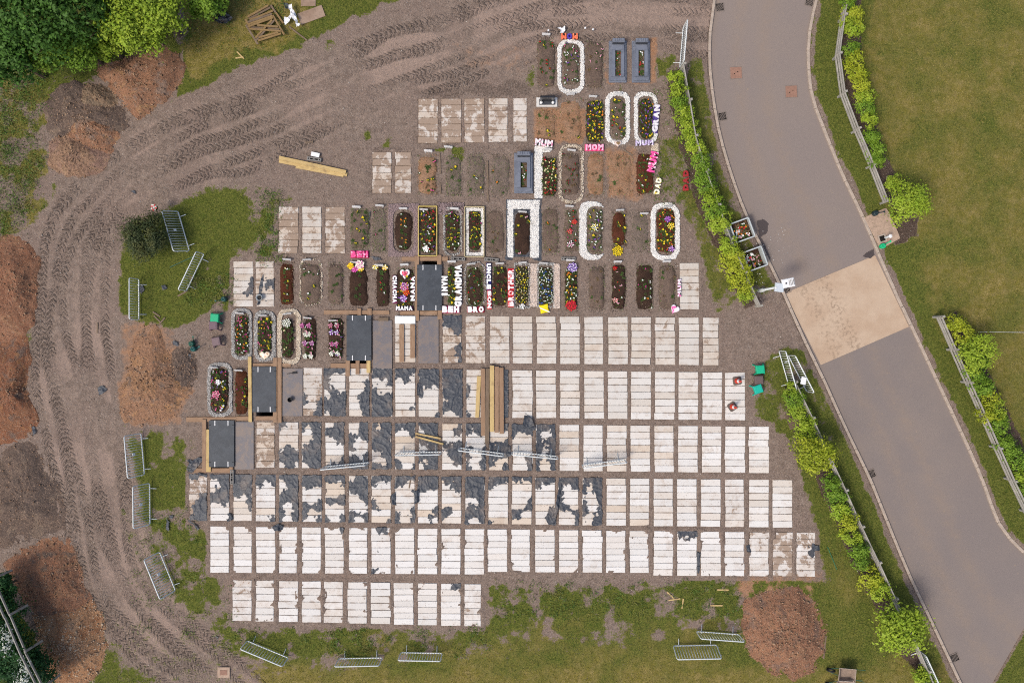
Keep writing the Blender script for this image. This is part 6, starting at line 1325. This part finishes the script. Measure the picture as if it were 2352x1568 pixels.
bu = thing('flower_bucket', 'round grey bucket on the seventh-row cover', 'bucket', (*W(599, 684), SLAB_TOP)); mb = MB(); mb.lathe([(.1, 0), (.14, .2), (.155, .2), (.155, .22), (.13, .22), (.095, .02)], 18); put('body', mb.mesh('body', plain('bucket_grey', 'aab0b2', .4, .1), True), bu); mb = MB(); mb.lathe([(.11, .1), (.115, .12)], 16); put('water', mb.mesh('water', M_black), bu)
def barrow(px_, py_, rz, label):
    x, y = W(px_, py_, .5); root = thing('wheelbarrow', label, 'wheelbarrow', (x, y, gz(x, y)), rz, 'wheelbarrows'); tm = plain('barrow_tray', '9c8878', .6, .25); gm = plain('barrow_frame', '2f5a44', .5, .15)
    mb = MB(); o4 = [(-.38, -.3), (.4, -.3), (.4, .3), (-.38, .3)]; i4 = [(-.24, -.2), (.2, -.2), (.2, .2), (-.24, .2)]
    vs_ = [(p[0], p[1], .62) for p in o4] + [(p[0], p[1], .38) for p in i4] + [(p[0] * 1.03, p[1] * 1.03, .60) for p in o4] + [(p[0], p[1], .36) for p in i4]
    fs = [(4, 5, 6, 7), (11, 10, 9, 8)]
    fs = [(4, 5, 6, 7)] + [(k, 4 + k, 4 + (k + 1) % 4, (k + 1) % 4)[::-1] for k in range(4)] + [(8 + k, 8 + (k + 1) % 4, 12 + (k + 1) % 4, 12 + k)[::-1] for k in range(4)] + [(k, (k + 1) % 4, 8 + (k + 1) % 4, 8 + k)[::-1] for k in range(4)]
    mb.add(vs_, fs); put('tray', mb.mesh('tray', tm), root)
    mb = MB(); mb.tube([(p[0], p[1], .62) for p in o4], .014, 6, 0, True); put('tray_rim', mb.mesh('tray_rim', plain('barrow_rim', 'c8b8a8', .5, .1)), root)
    for s_ in (-1, 1): mb = MB(); mb.tube([(.62, s_ * .1, .2), (.1, s_ * .2, .34), (-.85, s_ * .28, .55)], .016, 7); put('handle', mb.mesh('handle', gm), root); mb = MB(); mb.tube([(-.15, s_ * .22, .36), (-.3, s_ * .24, .0)], .014, 6); put('leg', mb.mesh('leg', gm), root)
    mb = MB(); n = 18; mb.tube([(.62 + .17 * math.cos(6.283 * k / n), 0, .19 + .17 * math.sin(6.283 * k / n)) for k in range(n)], .045, 7, 0, True); put('wheel', mb.mesh('wheel', M_black, True), root)
barrow(1944, 1547, 3.05, 'wheelbarrow with a rusty tray at the bottom right, upper of two'); barrow(1940, 1575, 3.2, 'wheelbarrow cut by the bottom edge of the photo')
# long canes, string, scattered bits
for (x0, y0, x1, y1, lb, c) in [(1900,1255,1921,1306,'thin green cane on the grass right of the covers','2f7a5a'),(391,614,448,588,'thin green cane on the grass island','3f6a5a')]:
    a = G(x0, y0); b = G(x1, y1); mb = MB(); mb.tube([(-math.dist(a[:2], b[:2]) / 2, 0, .02), (math.dist(a[:2], b[:2]) / 2, 0, .03)], .015, 6)
    tag(put('garden_cane', mb.mesh('garden_cane', plain('cane_' + c, c, .6, .1)), None, ((a[0] + b[0]) / 2, (a[1] + b[1]) / 2, max(a[2], b[2])), math.atan2(b[1] - a[1], b[0] - a[0])), lb, 'cane')
mb = MB(); a = G(2245, 762); b = G(2400, 764); mb.tube([(0, 0, .05), (b[0] - a[0], b[1] - a[1], .05)], .008, 5); tag(put('white_string', mb.mesh('white_string', M_white), None, a), 'thin white string stretched over the field at right', 'string')
pm_ = [plain('paper_white', 'f2f0ec', .8, .1)]
bits = [(1735,540,'white petals'),(1745,560,'')]
n = 60; c = []
for k in range(n):
    q = rnd.choice([(1722,570,16,12),(1775,560,30,40),(1745,640,10,12),(1790,580,25,30)]); x = q[0] + rnd.uniform(-1, 1) * q[2]; y = q[1] + rnd.uniform(-1, 1) * q[3]; p = W(x, y)
    c.append((p[0], p[1], (ZR + .03) if poly_sd(np.array([x]), np.array([y]), road_poly)[0] < -3 else gz(*p) + .06))
o = rock_obj('fallen_petals', np.array(c), .022, CHIP['white']); o['label'] = 'white fallen petals scattered near the bins and on the road'; o['category'] = 'petals'
# bark chips on the mulch
mu = masks['mulch'][fi, fj]; i = nr.randint(0, mu.shape[0], 60000); j = nr.randint(0, mu.shape[1], 60000); ok = mu[i, j] > .6; i = i[ok]; j = j[ok]
cc = np.stack([GX[fi, fj][i, j], GY[fi, fj][i, j], GZ[fi, fj][i, j] + .01], 1) + nr.uniform(-.04, .04, (len(i), 3)) * np.array([1, 1, .2])
v, f = leaves(cc, nr.normal(size=(len(i), 3)) * .4 + np.array([0, 0, 1]), .07, .35); me = npmesh('bark_chips', v, f, [stone_mat('4a3c33', 'a08c7c')]); fattr(me, 'lv', nr.rand(len(i)) ** 2, 'FACE')
o = put('bark_chips', me); o['kind'] = 'stuff'; o['label'] = 'brown bark chips under the hedges'; o['category'] = 'bark mulch'
